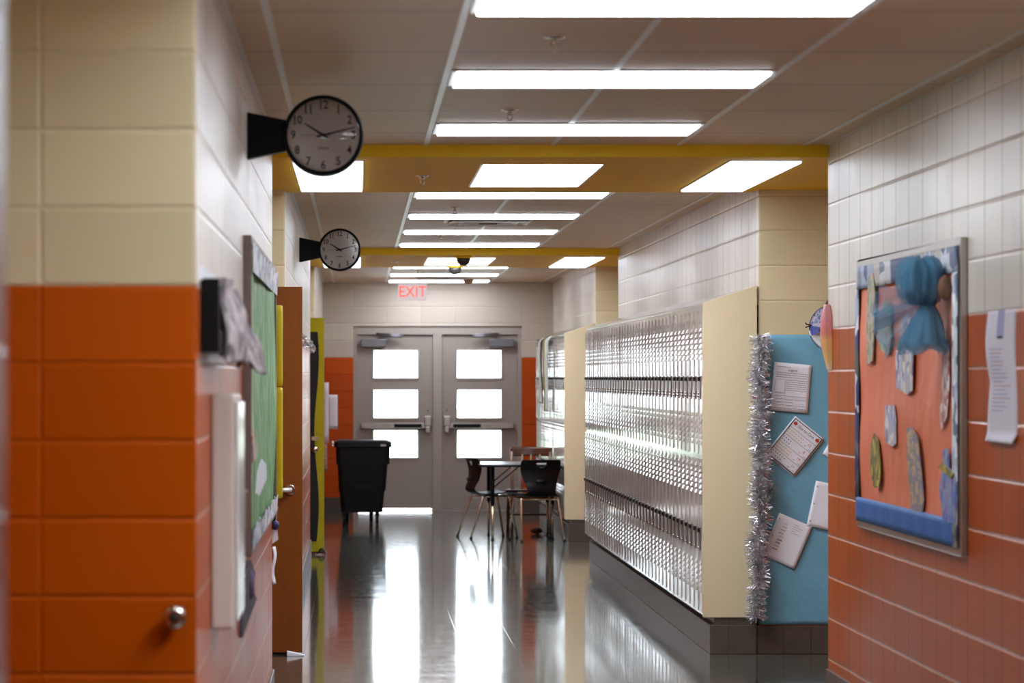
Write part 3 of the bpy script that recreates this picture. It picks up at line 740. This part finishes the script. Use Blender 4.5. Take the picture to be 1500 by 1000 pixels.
# ------------------------------------------------------------------ tinsel
def tinsel(path, n, r, seed, bumps=()):
    rd = random.Random(seed); m = MB(); L = len(path)-1
    m.tube(path, .004, 6)
    for k in range(n):
        q = rd.random()*L; i = min(int(q), L-1); p = Vector(path[i]).lerp(Vector(path[i+1]), q-i)
        ax = (Vector(path[i+1])-Vector(path[i])).normalized()
        d = Vector((rd.gauss(0, 1), rd.gauss(0, 1), rd.gauss(0, 1))); d -= ax*d.dot(ax)*.75
        if d.length < .05: continue
        d.normalize(); ln = r*rd.uniform(.55, 1.1)
        w = d.cross(Vector((rd.gauss(0, 1), rd.gauss(0, 1), rd.gauss(0, 1)))).normalized()*rd.uniform(.0012, .0026)
        b = d.cross(w).normalized()*ln*rd.uniform(-.3, .3)
        e = p+d*ln+b; mid = p+d*ln*.5-b*.2
        m.add([p-w, p+w, mid+w, mid-w, e+w*.8, e-w*.8], [(0, 1, 2, 3), (3, 2, 4, 5)])
    for (c, nn, rr) in bumps:
        for k in range(nn):
            d = Vector((rd.gauss(0, 1), rd.gauss(0, 1), rd.gauss(0, 1))).normalized(); d.y = -abs(d.y)
            w = d.cross(Vector((0, 0, 1))+Vector((rd.random(), 0, 0))).normalized()*.002; p = Vector(c); e = p+d*rr*rd.uniform(.6, 1.1)
            m.add([p-w, p+w, e+w, e-w], [(0, 1, 2, 3)])
    return m
Yc = 18.02; xt = wx(1113, Yc)
path = [(xt+.012*math.sin(i*1.3)-(.012 if i > 16 else 0), Yc-.01, wz(492, Yc)-(wz(492, Yc)-wz(905, Yc))*i/24) for i in range(25)]
tag(tinsel(path, 6500, .066, 3, [((wx(1126, Yc), Yc-.02, wz(717, Yc)), 240, .055)]).build('tinsel_garland', M_TINSEL), 'thick silver tinsel garland hanging down the left edge of the blue paper', 'garland')
path = [(XL+.036, 19.0+i*.5, 1.83-.02*math.sin(i*.9)) for i in range(17)]
tag(tinsel(path, 1700, .030, 5).build('tinsel_garland', M_TINSEL), 'thin silver tinsel garland strung along the left wall past the oak door', 'garland')

# ------------------------------------------------------------------ right alcove: blue paper with sheets
Yf = 18.09
def bpap(u, v):
    return (XR+.004+.80*u, Yf-.004-.003*abs(math.sin(9*u+5*v))-.004*abs(math.sin(21*u*v+4*v)), .166+(wz(490, Yf)-.166)*v)
tag(MB().grid(bpap, 40, 60).build('backing_paper', M_BLUEP, solid=.0015), 'large sky blue paper covering the block pillar beside the lockers', 'paper')
def sheet(cx, cy, cw, label, w=.2135, h=.275, y=Yf-.022, build=None, seed=1):
    X, Z = wx(cx, y), wz(cy, y)
    t = thing('paper_sheet', (X, y, Z), label, 'paper', 'school papers on the blue paper')
    t.rotation_euler = (0, math.radians(cw), 0)
    def fn(u, v): return ((u-.5)*w, -.002*math.sin(3*u+seed)-.002*math.sin(4*v+2*seed)-.003*abs(u-.5), (v-.5)*h)
    MB().grid(fn, 10, 12).build('sheet', M_SHEET, t, local=True, solid=.0006)
    mats = [M_INK, M_PALEINK, M_REDINK, M_BLUEINK, M_GREENINK, M_TANINK]
    m = MB(); yy = -.0072
    def B(x0, x1, z0, z1, k=1): m.box(x0, x1, yy-.0004, yy, z0, z1, k)
    def T(s, size, x, z, k=0, al='CENTER'): m.merge(text_mb(s, size, lambda a, b, c: (x+a, yy-c, z+b), .0003, al), m=k)
    if build: build(B, T, w, h, m, yy); m.build('printing', mats, t, local=True)
    return t
def s1(B, T, w, h, m, yy):
    T('Legend', .018, .002, h/2-.040, 0)
    for k in range(9): B(-.09+k*.009, -.083+k*.009, h/2-.024, h/2-.021, 1)
    rd = random.Random(2)
    def line(x0, x1, z, k=1):
        x = x0
        while x < x1-.004:
            l = rd.uniform(.006, .018); B(x, min(x+l, x1), z, z+.0028, k); x += l+.003
    for i in range(3): line(-.092, .09, h/2-.058-i*.0125)
    for i in range(6): line(-.03, .088, h/2-.098-i*.0115)
    for a, b, c, e in ((-.094, -.092, -.03, .042), (-.036, -.034, -.03, .042), (-.094, -.034, .041, .042), (-.094, -.034, -.031, -.03)): B(a, b, c, e)
    line(-.088, -.03, -.037, 0)
    for i, e in enumerate((.0, -.01, -.02, -.04, -.05)): line(-.092, .092 if i != 2 else .02, -.052-i*.017)
    for i in range(5): B(-.094, .094, -.058-i*.017, -.0572-i*.017)
sheet(1158.5, 567.5, 5.2, 'white printed worksheet pinned nearly straight at the top of the blue paper', build=s1, seed=1)
def s2(B, T, w, h, m, yy):
    e = .004; a, b = w/2-.008, h/2-.008
    for q in ((-a, a, b-e, b), (-a, a, -b, -b+e), (-a, -a+e, -b, b), (a-e, a, -b, b)): B(*q, 0)
    T('Gus on Care', .021, 0, h/2-.034, 0)
    for sx in (-1, 1):
        cx, cz = sx*.078, h/2-.032
        m.add([(cx+.012*math.cos(i*PI/6), yy-.0006, cz+.010*math.sin(i*PI/6)) for i in range(12)], [list(range(12))], 2); B(cx-.001, cx+.003, cz+.009, cz+.014, 4)
    for i in range(4): B(-a, a, h/2-.062-i*.0505, h/2-.0605-i*.0505, 0)
    for r, (k, n) in enumerate(((5, 14), (3, 8), (5, 16), (4, 11))):
        z = h/2-.078-r*.0505
        for j in range(n):
            per = (n+1)//2; x = -.085+(j % per)*.0125*(8/per if per > 7 else 1.3); zz = z-(j//per)*.018; s = .0042
            if k == 4: m.add([(x-s, yy-.0005, zz+s), (x+s, yy-.0005, zz+s), (x, yy-.0005, zz-s)], [(0, 1, 2)], 4)
            else: m.add([(x+s*math.cos(i*PI/3), yy-.0005, zz+s*math.sin(i*PI/3)) for i in range(6)], [list(range(6))], k)
        T(('12', '8', '19', '11')[r], .022, .062, z-.004, 2)
        B(.035, .05, z-.022, z-.020, 1); B(.07, .09, z-.026, z-.024, 1)
sheet(1164, 653.7, 38.7, 'tilted counting worksheet with black rows and small coloured shapes on the blue paper', build=s2, seed=2)
def holes(B, m, yy, w, h):
    for z in (-.1, 0, .1):
        m.add([(-w/2+.014+.0035*math.cos(i*PI/6), yy-.0003, z+.0035*math.sin(i*PI/6)) for i in range(12)], [list(range(12))], 0)
def s4(B, T, w, h, m, yy):
    holes(B, m, yy, w, h); rd = random.Random(5)
    for k in range(9):
        z = .085-k*.019; x = -.055+rd.uniform(-.004, .004)
        for j in range(3): 
            q = x+j*.009; m.merge(MB().box(q, q+.0018, yy-.0004, yy, z-.006, z+.006), m=1)
        B(x-.004, x+.026, z-.001+rd.uniform(-.004, .004), z+.0008, 1)
    for k in range(5): B(.0, .02+rd.uniform(0, .04), .1-k*.012, .1015-k*.012, 1)
sheet(1152.5, 792, 23, 'lined white paper with pencil figures, tilted, lowest on the blue paper', w=.203, h=.262, build=s4, seed=3)
sheet(1214, 742, 12, 'blank three-hole paper at right on the blue paper, cut off by the orange wall', w=.203, h=.262, build=lambda B, T, w, h, m, yy: holes(B, m, yy, w, h), seed=4)
sheet(1246, 648, 30, 'white paper whose corner peeps past the orange wall on the blue paper', seed=5)

# paper plate craft on the pillar
cx, cz, R, y = wx(1217, Yf), wz(480, Yf), .129, Yf-.012
t = thing('paper_plate_craft', (cx, y, cz), 'round paper plate craft with blue glitter, brown feathers and twigs above the blue paper', 'paper craft')
def fan(a0, a1, r0, r1, yy, n=24, wob=0):
    m = MB()
    P = [(cx+(r1*(1+wob*math.sin(14*(a0+(a1-a0)*i/n))))*math.cos(a0+(a1-a0)*i/n), yy, cz+r1*math.sin(a0+(a1-a0)*i/n)) for i in range(n+1)]
    Q = [(cx+r0*math.cos(a0+(a1-a0)*i/n), yy, cz+r0*math.sin(a0+(a1-a0)*i/n)) for i in range(n+1)]
    m.add(P+Q, [(i, i+1, n+2+i, n+1+i) for i in range(n)]); return m
MB().lathe([(.001, 0), (R*.7, 0), (R*.82, -.008), (R, -.012), (R, -.009), (R*.8, .002), (.001, .004)], (cx, y, cz), 'y', 48).build('plate', M_SHEET, t)
fan(PI*.36, PI*1.02, .02, R*.97, y-.014, 30).build('glitter', M_GLIT, t, solid=.002)
fan(PI*.98, PI*1.12, .03, R*.95, y-.015, 10).build('glitter', mat('deep_blue_glitter', (96, 112, 196), .4, 0, 200, .4), t, solid=.002)
fan(PI*.34, PI*1.04, R*.97, R*1.0, y-.016, 40).build('rim', mat('navy_rim', (66, 70, 110), .6), t, solid=.003)
rim = MB()
for i in range(9):
    a = PI*1.12+i*.075; rim.merge(MB().lathe([(.0, -.003), (.004, 0), (.0, .003)], (cx+R*1.0*math.cos(a), y-.014, cz+R*1.0*math.sin(a)), 'y', 8))
rim.build('dot', mat('grey_bead', (96, 100, 104), .5), t)
MB().add([(cx-.01, y-.02, cz+.07), (cx-.055, y-.024, cz+.01), (cx-.075, y-.022, cz-.012), (cx-.06, y-.02, cz-.035), (cx-.045, y-.024, cz-.05), (cx-.012, y-.024, cz-.06), (cx+.03, y-.02, cz-.02), (cx+.03, y-.02, cz+.06)], [range(8)]).build('feather', M_BROWNF, t, solid=.006)
MB().tube([(cx-.115, y-.018, cz+.015), (cx-.145, y-.03, cz+.02), (cx-.15, y-.03, cz+.03)], .004, 6).tube([(cx-.12, y-.02, cz+.012), (cx-.15, y-.03, cz+.002)], .0035, 6).build('twig', M_BROWNF, t)
MB().add([(cx-.045, y-.016, cz+.115), (cx-.03, y-.03, cz+.15), (cx-.008, y-.02, cz+.178), (cx-.006, y-.016, cz+.11)], [(0, 1, 2, 3)]).build('leaf', mat('brown_leaf', (110, 76, 56), .7), t, solid=.006)
# pink feather on the near wall corner
Yn = 15.36
def fe(u, v):
    zt, zb = wz(446, Yn), wz(543, Yn); z = zt+(zb-zt)*v
    hw = .031*math.sin(PI*min(1, (v*.92+.04)))**.55*(1-.55*max(0, v-.45))
    c = XR-.006+.012*v
    return (c-.012+hw*1.25*(u-.5)*2 - .008*math.sin(PI*u) if u < .5 else c-.012+hw*1.1*(u-.5)*2*.6, Yn-.05*u-.03-.02*math.sin(PI*u), z)
MB_f = MB().grid(lambda u, v: (min(fe(u, v)[0], XR), fe(u, v)[1], fe(u, v)[2]), 12, 30)
tag(MB_f.build('paper_feather', M_FEATHER, solid=.002), 'long pink to orange paper feather on the corner of the right wall', 'paper craft')

# ------------------------------------------------------------------ right bulletin board
ry0, ry1, rz0, rz1 = 11.89, 14.38, .903, 2.10
t = thing('bulletin_board', (XR, (ry0+ry1)/2, rz0), 'orange papered bulletin board in a metal frame on the right wall', 'bulletin board')
f = MB(); e = .04; x0, x1 = XR-.026, XR
f.box(x0, x1, ry0, ry0+e, rz0, rz1).box(x0, x1, ry1-e, ry1, rz0, rz1).box(x0, x1, ry0+e, ry1-e, rz0, rz0+e*.8).box(x0, x1, ry0+e, ry1-e, rz1-e*.8, rz1)
f.build('frame', M_ALU, t, bevel=.004)
def op(u, v): return (XR-.018-.006*abs(math.sin(7*u+2*v))-.004*math.sin(15*v+4*u), ry0+e+(ry1-ry0-2*e)*u, rz0+.03+(rz1-rz0-.06)*v)
MB().grid(op, 40, 24).build('orange_paper', M_ORP, t)
def bstrip(y0, y1, z0, z1, dx=.030):
    return MB().grid(lambda u, v: (XR-dx-.005*abs(math.sin(25*u)), y0+(y1-y0)*u, z0+(z1-z0)*v), 40, 4)
bstrip(ry0+.04, ry1-.02, rz1-.13, rz1-.03).build('border', M_BORDER, t, solid=.002)
bstrip(ry0+.04, ry0+.13, rz0+.03, rz1-.13).build('border', M_BORDER2, t, solid=.002)
bstrip(ry1-.10, ry1-.02, rz0+.13, rz1-.13).build('border', M_BORDER, t, solid=.002)
bstrip(ry0+.06, ry1-.02, rz0+.028, rz0+.135, .031).build('blue_border', M_BLUEB, t, solid=.002)
XB = XR-.034
def pt(px, py): 
    Y = XB*F/(px-CX); return (Y, wz(py, Y))
def cut(pts, mt, label, dx=0):
    board_shape([pt(*p) for p in pts], mt, 'paper_cutout', label, XB-dx-.004, .004, 'cut-outs on the orange board')
cut([(1273, 405), (1280, 400), (1283, 430), (1282, 480), (1279, 528), (1271, 535), (1271, 470)], M_SCR1, 'narrow green-grey paper strip at the left edge of the orange board')
cut([(1291, 455), (1298, 438), (1306, 450), (1306, 500), (1302, 520), (1290, 512), (1288, 480)], M_SCR1, 'oval grey-green paper figure left of the blue tulle')
cut([(1313, 520), (1322, 470), (1332, 455), (1338, 520), (1337, 572), (1330, 578), (1322, 572), (1314, 568)], M_SCR2, 'long grey fringed paper under the left side of the blue tulle')
cut([(1298, 594), (1310, 593), (1313, 612), (1313, 650), (1309, 654), (1299, 648), (1297, 620)], M_SCR2, 'small lilac paper rectangle in the middle of the orange board')
cut([(1277, 650), (1281, 634), (1288, 648), (1291, 690), (1289, 712), (1281, 714), (1276, 690)], M_SCR4, 'olive and yellow paper figure at the lower left of the orange board')
cut([(1329, 626), (1337, 626), (1345, 640), (1350, 690), (1354, 735), (1352, 750), (1336, 746), (1331, 690)], M_SCR3, 'tall striped paper strip low in the middle of the orange board')
cut([(1383, 658), (1390, 656), (1391, 684), (1400, 700), (1402, 740), (1400, 766), (1383, 764), (1377, 716), (1381, 690)], M_SCR5, 'violet and blue paper figure at the lower right of the orange board')
cut([(1381, 512), (1390, 510), (1392, 560), (1388, 610), (1380, 630), (1378, 600), (1382, 560)], M_SCR6, 'pink and white paper strip under the right side of the blue tulle')
cut([(1377, 684), (1384, 678), (1400, 694), (1396, 700), (1386, 692)], M_SCR4, 'yellow paper collar above the violet figure on the orange board', .005)
# tulle: a gathered pompom of net above a flared skirt, sticking out from the board
t = thing('tulle_bow', (XB, 12.25, 1.86), 'big blue tulle bow gathered on the orange board', 'bow')
kn = Vector((XB-.055, 12.2, 1.862))
def ruffle(fn, name='tulle_layer', nu=70, nv=18):
    def g(u, v):
        p = Vector(fn(u, v)); p.x = min(p.x, XB-.012) if v < .9 or name != 'tulle_skirt' else min(p.x+.02, XB); return p
    MB().grid(g, nu, nv).build(name, M_TULLE, t)
for k in range(4):
    rd = random.Random(k+20); ph = [rd.uniform(0, 6) for _ in range(4)]; R0 = (.098, .088, .076, .06)[k]
    def ball(u, v, ph=ph, R0=R0):
        a = 2*PI*u; b = PI*(.04+.92*v)
        r = R0*(1+.10*math.sin(5*a+ph[0]+3*v)+.07*math.sin(13*a+ph[1])*math.sin(b)+.08*math.sin(4*b+ph[2]))
        return (kn.x-.028+r*.92*math.cos(a)*math.sin(b), kn.y+.02+r*1.5*math.sin(a)*math.sin(b), kn.z+.085+r*.95*math.cos(b))
    ruffle(ball)
for k in range(3):
    rd = random.Random(k+40); ph = [rd.uniform(0, 6) for _ in range(4)]; R0 = (.098, .082, .066)[k]; L = (.19, .175, .16)[k]
    def skirt(u, v, ph=ph, R0=R0, L=L):
        a = 2*PI*u; r = .02+R0*v**.8*(1+.12*math.sin(9*a+ph[0])*v+.07*math.sin(17*a+ph[1])*v)
        return (kn.x-.004+r*math.cos(a)*.95-.01*v, kn.y+r*1.3*math.sin(a), kn.z-L*v+.012*math.sin(6*a+ph[2])*v)
    ruffle(skirt, 'tulle_skirt')
for k, (dx, dz, wd) in enumerate(((-.20, -.02, .10), (-.19, -.12, .10))):
    def veil(u, v, dx=dx, dz=dz, wd=wd, k=k):
        w = wd*(v**.7)*(u-.5)*2
        return (kn.x+dx*v+.3*w*(-1 if k else .3), kn.y+.05*math.sin(9*u+3*v)*v+.06*v, kn.z+dz*v+w+.012*math.sin(11*u)*v)
    ruffle(veil, 'tulle_veil', 24, 14)
MB().lathe([(.0, -.03), (.025, -.018), (.03, 0), (.025, .018), (.0, .03)], kn, 'z', 20).build('knot', mat('deep_blue_knot', (30, 96, 144), .7), t)
o = MB().lathe([(.0, -.05), (.022, -.035), (.028, 0), (.02, .035), (.0, .05)], (XB-.024, 12.04, 1.915), 'z', 16).build('paper_figure', mat('brown_figure_paper', (120, 84, 60), .7, 0, 20, .4)); tag(o, 'small brown paper figure half behind the blue tulle bow', 'paper craft')
# long notice right of the board
def nt(u, v):
    Y = 11.47-.46*u+.02*math.sin(6*v); z = 1.812-.468*v
    return (XR-.0005-.012*abs(math.sin(5*v+.4))*(1-u)-.02*max(0, v-.93)/.07*(.5+.5*u), Y, z)
t = thing('notice', (XR, 11.25, 1.344), 'long white printed notice curling off the right wall beside the orange board', 'notice')
MB().grid(nt, 12, 40).build('paper', mat('notice_paper', (214, 208, 216), .6), t, solid=.001)
nm = MB(); rd = random.Random(8)
def nline(u0, u1, v, dv, k):
    a, b, c, d = nt(u0, v), nt(u1, v), nt(u1, v+dv), nt(u0, v+dv); nm.add([(p[0]-.002, p[1], p[2]) for p in (a, b, c, d)], [(0, 1, 2, 3)], k)
nline(.38, .62, .0, .21, 1); nline(.42, .6, .195, .02, 0)
for k in range(16): nline(.15, rd.uniform(.5, .9), .29+k*.031, .008, rd.choice((1, 1, 2)))
nm.build('printing', [M_INK, mat('lilac_ink', (160, 156, 190), .6), mat('rose_ink', (184, 140, 150), .6)], t)

# ------------------------------------------------------------------ end-wall papers
Yq = YE+.002
def wallsheet(p0, p1, q0, q1, label, mt=None):
    o = MB().grid(lambda u, v: (wx(p0, Yq)+(wx(p1, Yq)-wx(p0, Yq))*u, Yq-.006*math.sin(PI*u)*v-.002, wz(q1, Yq)+(wz(q0, Yq)-wz(q1, Yq))*v), 6, 8).build('paper_sheet', mt or M_SHEET, solid=.001)
    tag(o, label, 'paper')
wallsheet(475, 481.5, 560, 648, 'tall narrow white paper in the corner of the end wall behind the bin')
wallsheet(481.8, 494.5, 578, 628, 'white notice sheet on the orange end wall above the bin')
wallsheet(474.5, 479, 650, 690, 'small grey patterned paper low in the corner of the end wall', M_SCR3)

# ------------------------------------------------------------------ rolling bin
Yt = 33.9
t = thing('rolling_bin', (wx(531, Yt), Yt+.35, 0), 'black lidded rolling waste bin in front of the left grey door', 'bin')
k = F/Yt
def X(px): return (px-CX)/k
def Zp(py): return EYE+(CY-py)/k
def frus(z0, z1, a0, b0, a1, b1, d0, d1, ym=Yt+.36):
    """rounded-corner frustum, left/right px at both ends, half depth d"""
    m = MB(); vs = []
    for z, a, b, d in ((z0, a0, b0, d0), (z1, a1, b1, d1)):
        xa, xb = X(a), X(b); r = .05
        for cx_, cy_, st in ((xb-r, ym+d-r, 0), (xa+r, ym+d-r, 1), (xa+r, ym-d+r, 2), (xb-r, ym-d+r, 3)):
            for i in range(5):
                an = st*PI/2+i*PI/8; vs.append((cx_+r*math.cos(an), cy_+r*math.sin(an), z))
    n = 20
    m.add(vs, [(i, (i+1) % n, (i+1) % n+n, i+n) for i in range(n)] + [list(range(n))[::-1], list(range(n, 2*n))]); return m
b = frus(Zp(751), Zp(719), 499.5, 560.5, 497, 563.5, .27, .285); b.merge(frus(Zp(719), Zp(680), 496, 565, 494.5, 568, .29, .305)); b.merge(frus(Zp(680), Zp(655), 492.5, 571, 491.5, 571.5, .315, .32))
b.box(X(513), X(516), Yt+.04, Yt+.07, Zp(716), Zp(662)).box(X(545), X(548), Yt+.04, Yt+.07, Zp(716), Zp(662)).box(X(516), X(545), Yt+.05, Yt+.08, Zp(716), Zp(712))
b.build('body', M_BLACK, t)
l = frus(Zp(655), Zp(647), 489, 574.5, 490, 573.5, .345, .34); l.merge(frus(Zp(647), Zp(645), 492, 571, 496, 567, .33, .31))
l.build('lid', M_BLACK, t, bevel=.006)
MB().box(X(557.5), X(565.5), Yt+.006, Yt+.016, Zp(653.5), Zp(650.5)).build('lid_plate', M_ALU, t)
MB().tube([(X(488), Yt+.2, Zp(652)), (X(486.5), Yt+.3, Zp(648)), (X(488), Yt+.4, Zp(652))], .012, 8).build('lid_handle', M_CHROME, t)
for px, yy in ((504, Yt+.12), (552.5, Yt+.12), (544, Yt+.55), (508, Yt+.55)):
    x = X(px); c = MB().box(x-.022, x+.022, yy-.03, yy+.03, .075, Zp(751)+.01).build('caster', M_BLACK, t, bevel=.004)
    MB().lathe([(.03, -.018), (.05, -.016), (.052, 0), (.05, .016), (.03, .018)], (x, yy, .052), 'x', 20).build('wheel', M_RUBBER, c)

# ------------------------------------------------------------------ table
tx0, tx1, ty0, ty1, tz = 1.187, 1.955, 30.62, 31.80, .735
t = thing('table', ((tx0+tx1)/2, (ty0+ty1)/2, 0), 'small dark grey table between the black chairs beside the far lockers', 'table')
r = .06; poly = []
for cx_, cy_, st in ((tx1-r, ty1-r, 0), (tx0+r, ty1-r, 1), (tx0+r, ty0+r, 2), (tx1-r, ty0+r, 3)):
    for i in range(6): an = st*PI/2+i*PI/10; poly.append((cx_+r*math.cos(an), cy_+r*math.sin(an)))
MB().prism(poly, 'z', tz-.022, tz).build('tabletop', M_TOPG, t, bevel=.002)
ed = [(cx_, cy_) for cx_, cy_ in poly]
MB().tube([(a, b_, tz-.012) for a, b_ in ed+ed[:2]], .0125, 8, cap=False).build('edge_band', M_BLACK, t)
for x, y in ((1.307, 30.75), (1.307, 31.68), (1.895, 30.90), (1.895, 31.68)):
    lg = MB().tube([(x, y, tz-.022), (x, y, .34)], .019, 12).build('leg', M_BLACK, t)
    MB().tube([(x, y, .34), (x, y, .012)], .0125, 12).build('leg_extension', M_BRASS, lg)
    MB().lathe([(.016, .014), (.018, .006), (.018, 0)], (x, y, 0), 'z', 14).build('glide', M_RUBBER, lg)
for y in (30.77, 31.66): MB().tube([(1.307, y, .50), (1.56, y, .712)], .006, 8).build('brace', M_BLACK, t)

# ------------------------------------------------------------------ plastic chairs
def cr(P, t):
    n = len(P)-1; q = min(max(t*n, 0), n-1e-6); i = int(q); f = q-i
    g = lambda j: P[min(max(j, 0), n)]
    return [0.5*((2*b)+(-a+c)*f+(2*a-5*b+4*c-d)*f*f+(-a+3*b-3*c+d)*f**3) for a, b, c, d in zip(g(i-1), g(i), g(i+1), g(i+2))]
PROF = [(.235, .418, .17), (.215, .437, .19), (.14, .445, .205), (.03, .432, .207), (-.08, .425, .198), (-.155, .432, .172), (-.198, .462, .14), (-.205, .52, .145), (-.188, .60, .172), (-.180, .68, .196), (-.196, .745, .200), (-.212, .775, .193), (-.216, .785, .18)]
def chair(loc, rz, label):
    t = thing('plastic_chair', (loc[0], loc[1], 0), label, 'chair', 'black shell chairs at the table', rz)
    def fn(u, v):
        y, z, hw = cr(PROF, v); s = (u-.5)*2
        back = max(0, min(1, (z-.46)/.1)) if v > .4 else 0
        return (hw*s, y+.030*s*s*back, z+(.012*s*s)*(1-back))
    def keep(u, v):
        y, z, hw = cr(PROF, v); x = hw*(u-.5)*2
        return not (v > .6 and .708 < z < .757 and (x/.050)**2+((z-.757)/.049)**2 < 1)
    MB().grid(fn, 48, 120, keep=keep).build('shell', M_BLKG, t, local=True, solid=.009)
    for sx in (-1, 1):
        for pts in ([(sx*.10, -.12, .405), (sx*.165, -.128, .402), (sx*.186, -.136, .378), (sx*.212, -.26, .012)],
                    [(sx*.10, .13, .410), (sx*.160, .138, .408), (sx*.182, .146, .384), (sx*.208, .215, .012)]):
            # rounded elbow
            q = [pts[0]] + [cr(pts, .33+.34*i/6) for i in range(7)] + [pts[-1]]
            lg = MB().tube(q, .0115, 12).build('leg', M_BRASS, t, local=True)
            MB().lathe([(.0125, .02), (.015, .012), (.015, 0)], (pts[-1][0], pts[-1][1], 0), 'z', 12).build('glide', M_RUBBER, lg, local=True)
    MB().tube([(-.10, -.12, .405), (.10, -.12, .405)], .0115, 12).tube([(-.10, .13, .410), (.10, .13, .410)], .0115, 12).tube([(-.09, -.12, .407), (-.09, .13, .411)], .009, 8).tube([(.09, -.12, .407), (.09, .13, .411)], .009, 8).build('seat_frame', M_BRASS, t, local=True)
    MB().grid(lambda u, v: (-.06+.12*u, -.2-.014, .56+.03*v), 2, 2).build('moulded_mark', M_BLACK, t, local=True, solid=.002)
chair((1.722, 30.68), .222, 'black plastic chair with steel legs, its back turned to the viewpoint')
chair((1.297, 31.27), -1.287, 'black plastic chair seen from the side at the left end of the table')

# wooden chair
t = thing('wooden_chair', (1.735, 32.1, 0), 'brown wooden chair behind the table with a curved back rail', 'chair', None, PI-.12)
def loc(m, name, mt, **kw): return m.build(name, mt, t, local=True, **kw)
loc(MB().prism([(-.21, -.2), (.21, -.2), (.225, .2), (.16, .225), (-.16, .225), (-.225, .2)], 'z', .425, .45), 'seat', M_WALNUT, bevel=.008, seg=3)
for sx in (-1, 1):
    loc(MB().tube([(sx*.19, .19, .425), (sx*.2, .2, .25), (sx*.205, .205, 0)], [.02, .018, .014], 10), 'leg', M_WALNUT)
    loc(MB().tube([(sx*.175, -.18, .425), (sx*.185, -.2, .2), (sx*.19, -.22, 0)], [.02, .018, .014], 10), 'leg', M_WALNUT)
    loc(MB().tube([(sx*.185, -.185, .44), (sx*.192, -.225, .65), (sx*.198, -.262, .82)], [.019, .018, .016], 10), 'back_post', M_WOODL)
loc(MB().grid(lambda u, v: ((u-.5)*.43, -.262-.02*math.sin(PI*u)*1.2-.006*v, .775+.092*v-.006*(2*u-1)**2), 20, 6), 'crest_rail', M_WALNUT, solid=.022)
for x in (-.09, 0, .09): loc(MB().tube([(x, -.19, .44), (x, -.235, .62), (x, -.275, .79)], .010, 8), 'spindle', M_WOODL)
loc(MB().tube([(-.2, .2, .2), (.2, .2, .2)], .011, 8), 'stretcher', M_WALNUT)
for sx in (-1, 1): loc(MB().tube([(sx*.2, .2, .16), (sx*.186, -.2, .16)], .010, 8), 'stretcher', M_WALNUT)

# small brown clump on the floor by the far lockers
Yk = 4650*EYE/(782-CY); xk = wx(786, Yk)
o = MB().grid(lambda u, v: (xk+.055*math.cos(2*PI*u)*math.sin(PI*v)*(1+.15*math.sin(5*u*PI)), Yk+.05*math.sin(2*PI*u)*math.sin(PI*v), .034-.032*math.cos(PI*v)*(1+.1*math.sin(9*u))), 16, 8)
o.tube([(xk+.04, Yk, .03), (xk+.08, Yk-.02, .012), (xk+.13, Yk, .008)], .004, 6)
tag(o.build('rag', mat('brown_rag', (104, 70, 58), .8, 0, 20, .4)), 'small brown rag on the floor under the table by the far lockers', 'rag')

# scarves over the far lockers
def scarf(px, w, z1, mt, edge, seed, label, out=.0):
    Y = 1.975*F/(px-CX); xf = 1.988
    r = random.Random(seed); ph = r.uniform(0, 6)
    t = thing('scarf', (xf, Y, z1), label, 'scarf', 'cloths hanging on the far lockers')
    def fn(u, v, a=0., b=1.):
        uu = a+(b-a)*u
        y = Y+(uu-.5)*w*(1-.25*math.sin(3*v+ph))+.05*math.sin(2.5*v+ph)
        z = 2.0-(2.0-z1)*v
        return (xf+.002-min(1, v/.05)*(.036+out+.014*math.sin(uu*9+ph)+.006*math.sin(5*v)), y, z)
    MB().grid(lambda u, v: fn(u, v, 0, .8), 12, 30).build('cloth', mt, t, solid=.004)
    MB().grid(lambda u, v: fn(u, v, .8, 1.), 4, 30).build('edging', edge, t, solid=.005)
scarf(795.5, .40, 1.30, M_CLOTHW, M_OLIVE, 1, 'white cloth with olive edge hanging on the far lockers, further one')
scarf(804.5, .50, 1.225, M_CLOTHW, M_OLIVE, 2, 'white cloth with olive edge hanging on the far lockers, nearer one', .01)

# ------------------------------------------------------------------ world, camera
w = bpy.data.worlds.new('overcast_sky'); S.world = w; w.use_nodes = True
bg = w.node_tree.nodes['Background']; bg.inputs[0].default_value = (.84, .92, 1.0, 1); bg.inputs[1].default_value = 8.0
for (x0, x1) in ((.189, .708), (1.177, 1.697)):
    for a, b in WZ:
        ld = bpy.data.lights.new('window_portal', 'AREA'); ld.shape = 'RECTANGLE'; ld.size = x1-x0; ld.size_y = b-a; ld.cycles.is_portal = True
        o = bpy.data.objects.new('window_portal', ld); C.objects.link(o); o.location = ((x0+x1)/2, yd+.12, (a+b)/2); o.rotation_euler = (-PI/2, 0, 0)
cd = bpy.data.cameras.new('camera'); cam = bpy.data.objects.new('camera', cd); C.objects.link(cam)
cam.location = (0, 0, EYE); cam.rotation_euler = (PI/2, 0, 0)
cd.sensor_fit = 'HORIZONTAL'; cd.sensor_width = 36; cd.lens = F*36/1500
cd.shift_x = (750-CX)/1500; cd.shift_y = (CY-500)/1500
cd.clip_start = .05; cd.clip_end = 400
cd.dof.use_dof = True; cd.dof.focus_distance = 19.5; cd.dof.aperture_fstop = 4.6
S.camera = cam
S.view_settings.view_transform = 'Standard'; S.view_settings.look = 'None'; S.view_settings.gamma = 1
S.view_settings.use_curve_mapping = False
S.view_settings.exposure = .6
S.cycles.use_denoising = True
S.cycles.max_bounces = 10; S.cycles.diffuse_bounces = 5; S.cycles.glossy_bounces = 5; S.cycles.transparent_max_bounces = 24
S.cycles.sample_clamp_indirect = 8; S.cycles.caustics_reflective = False
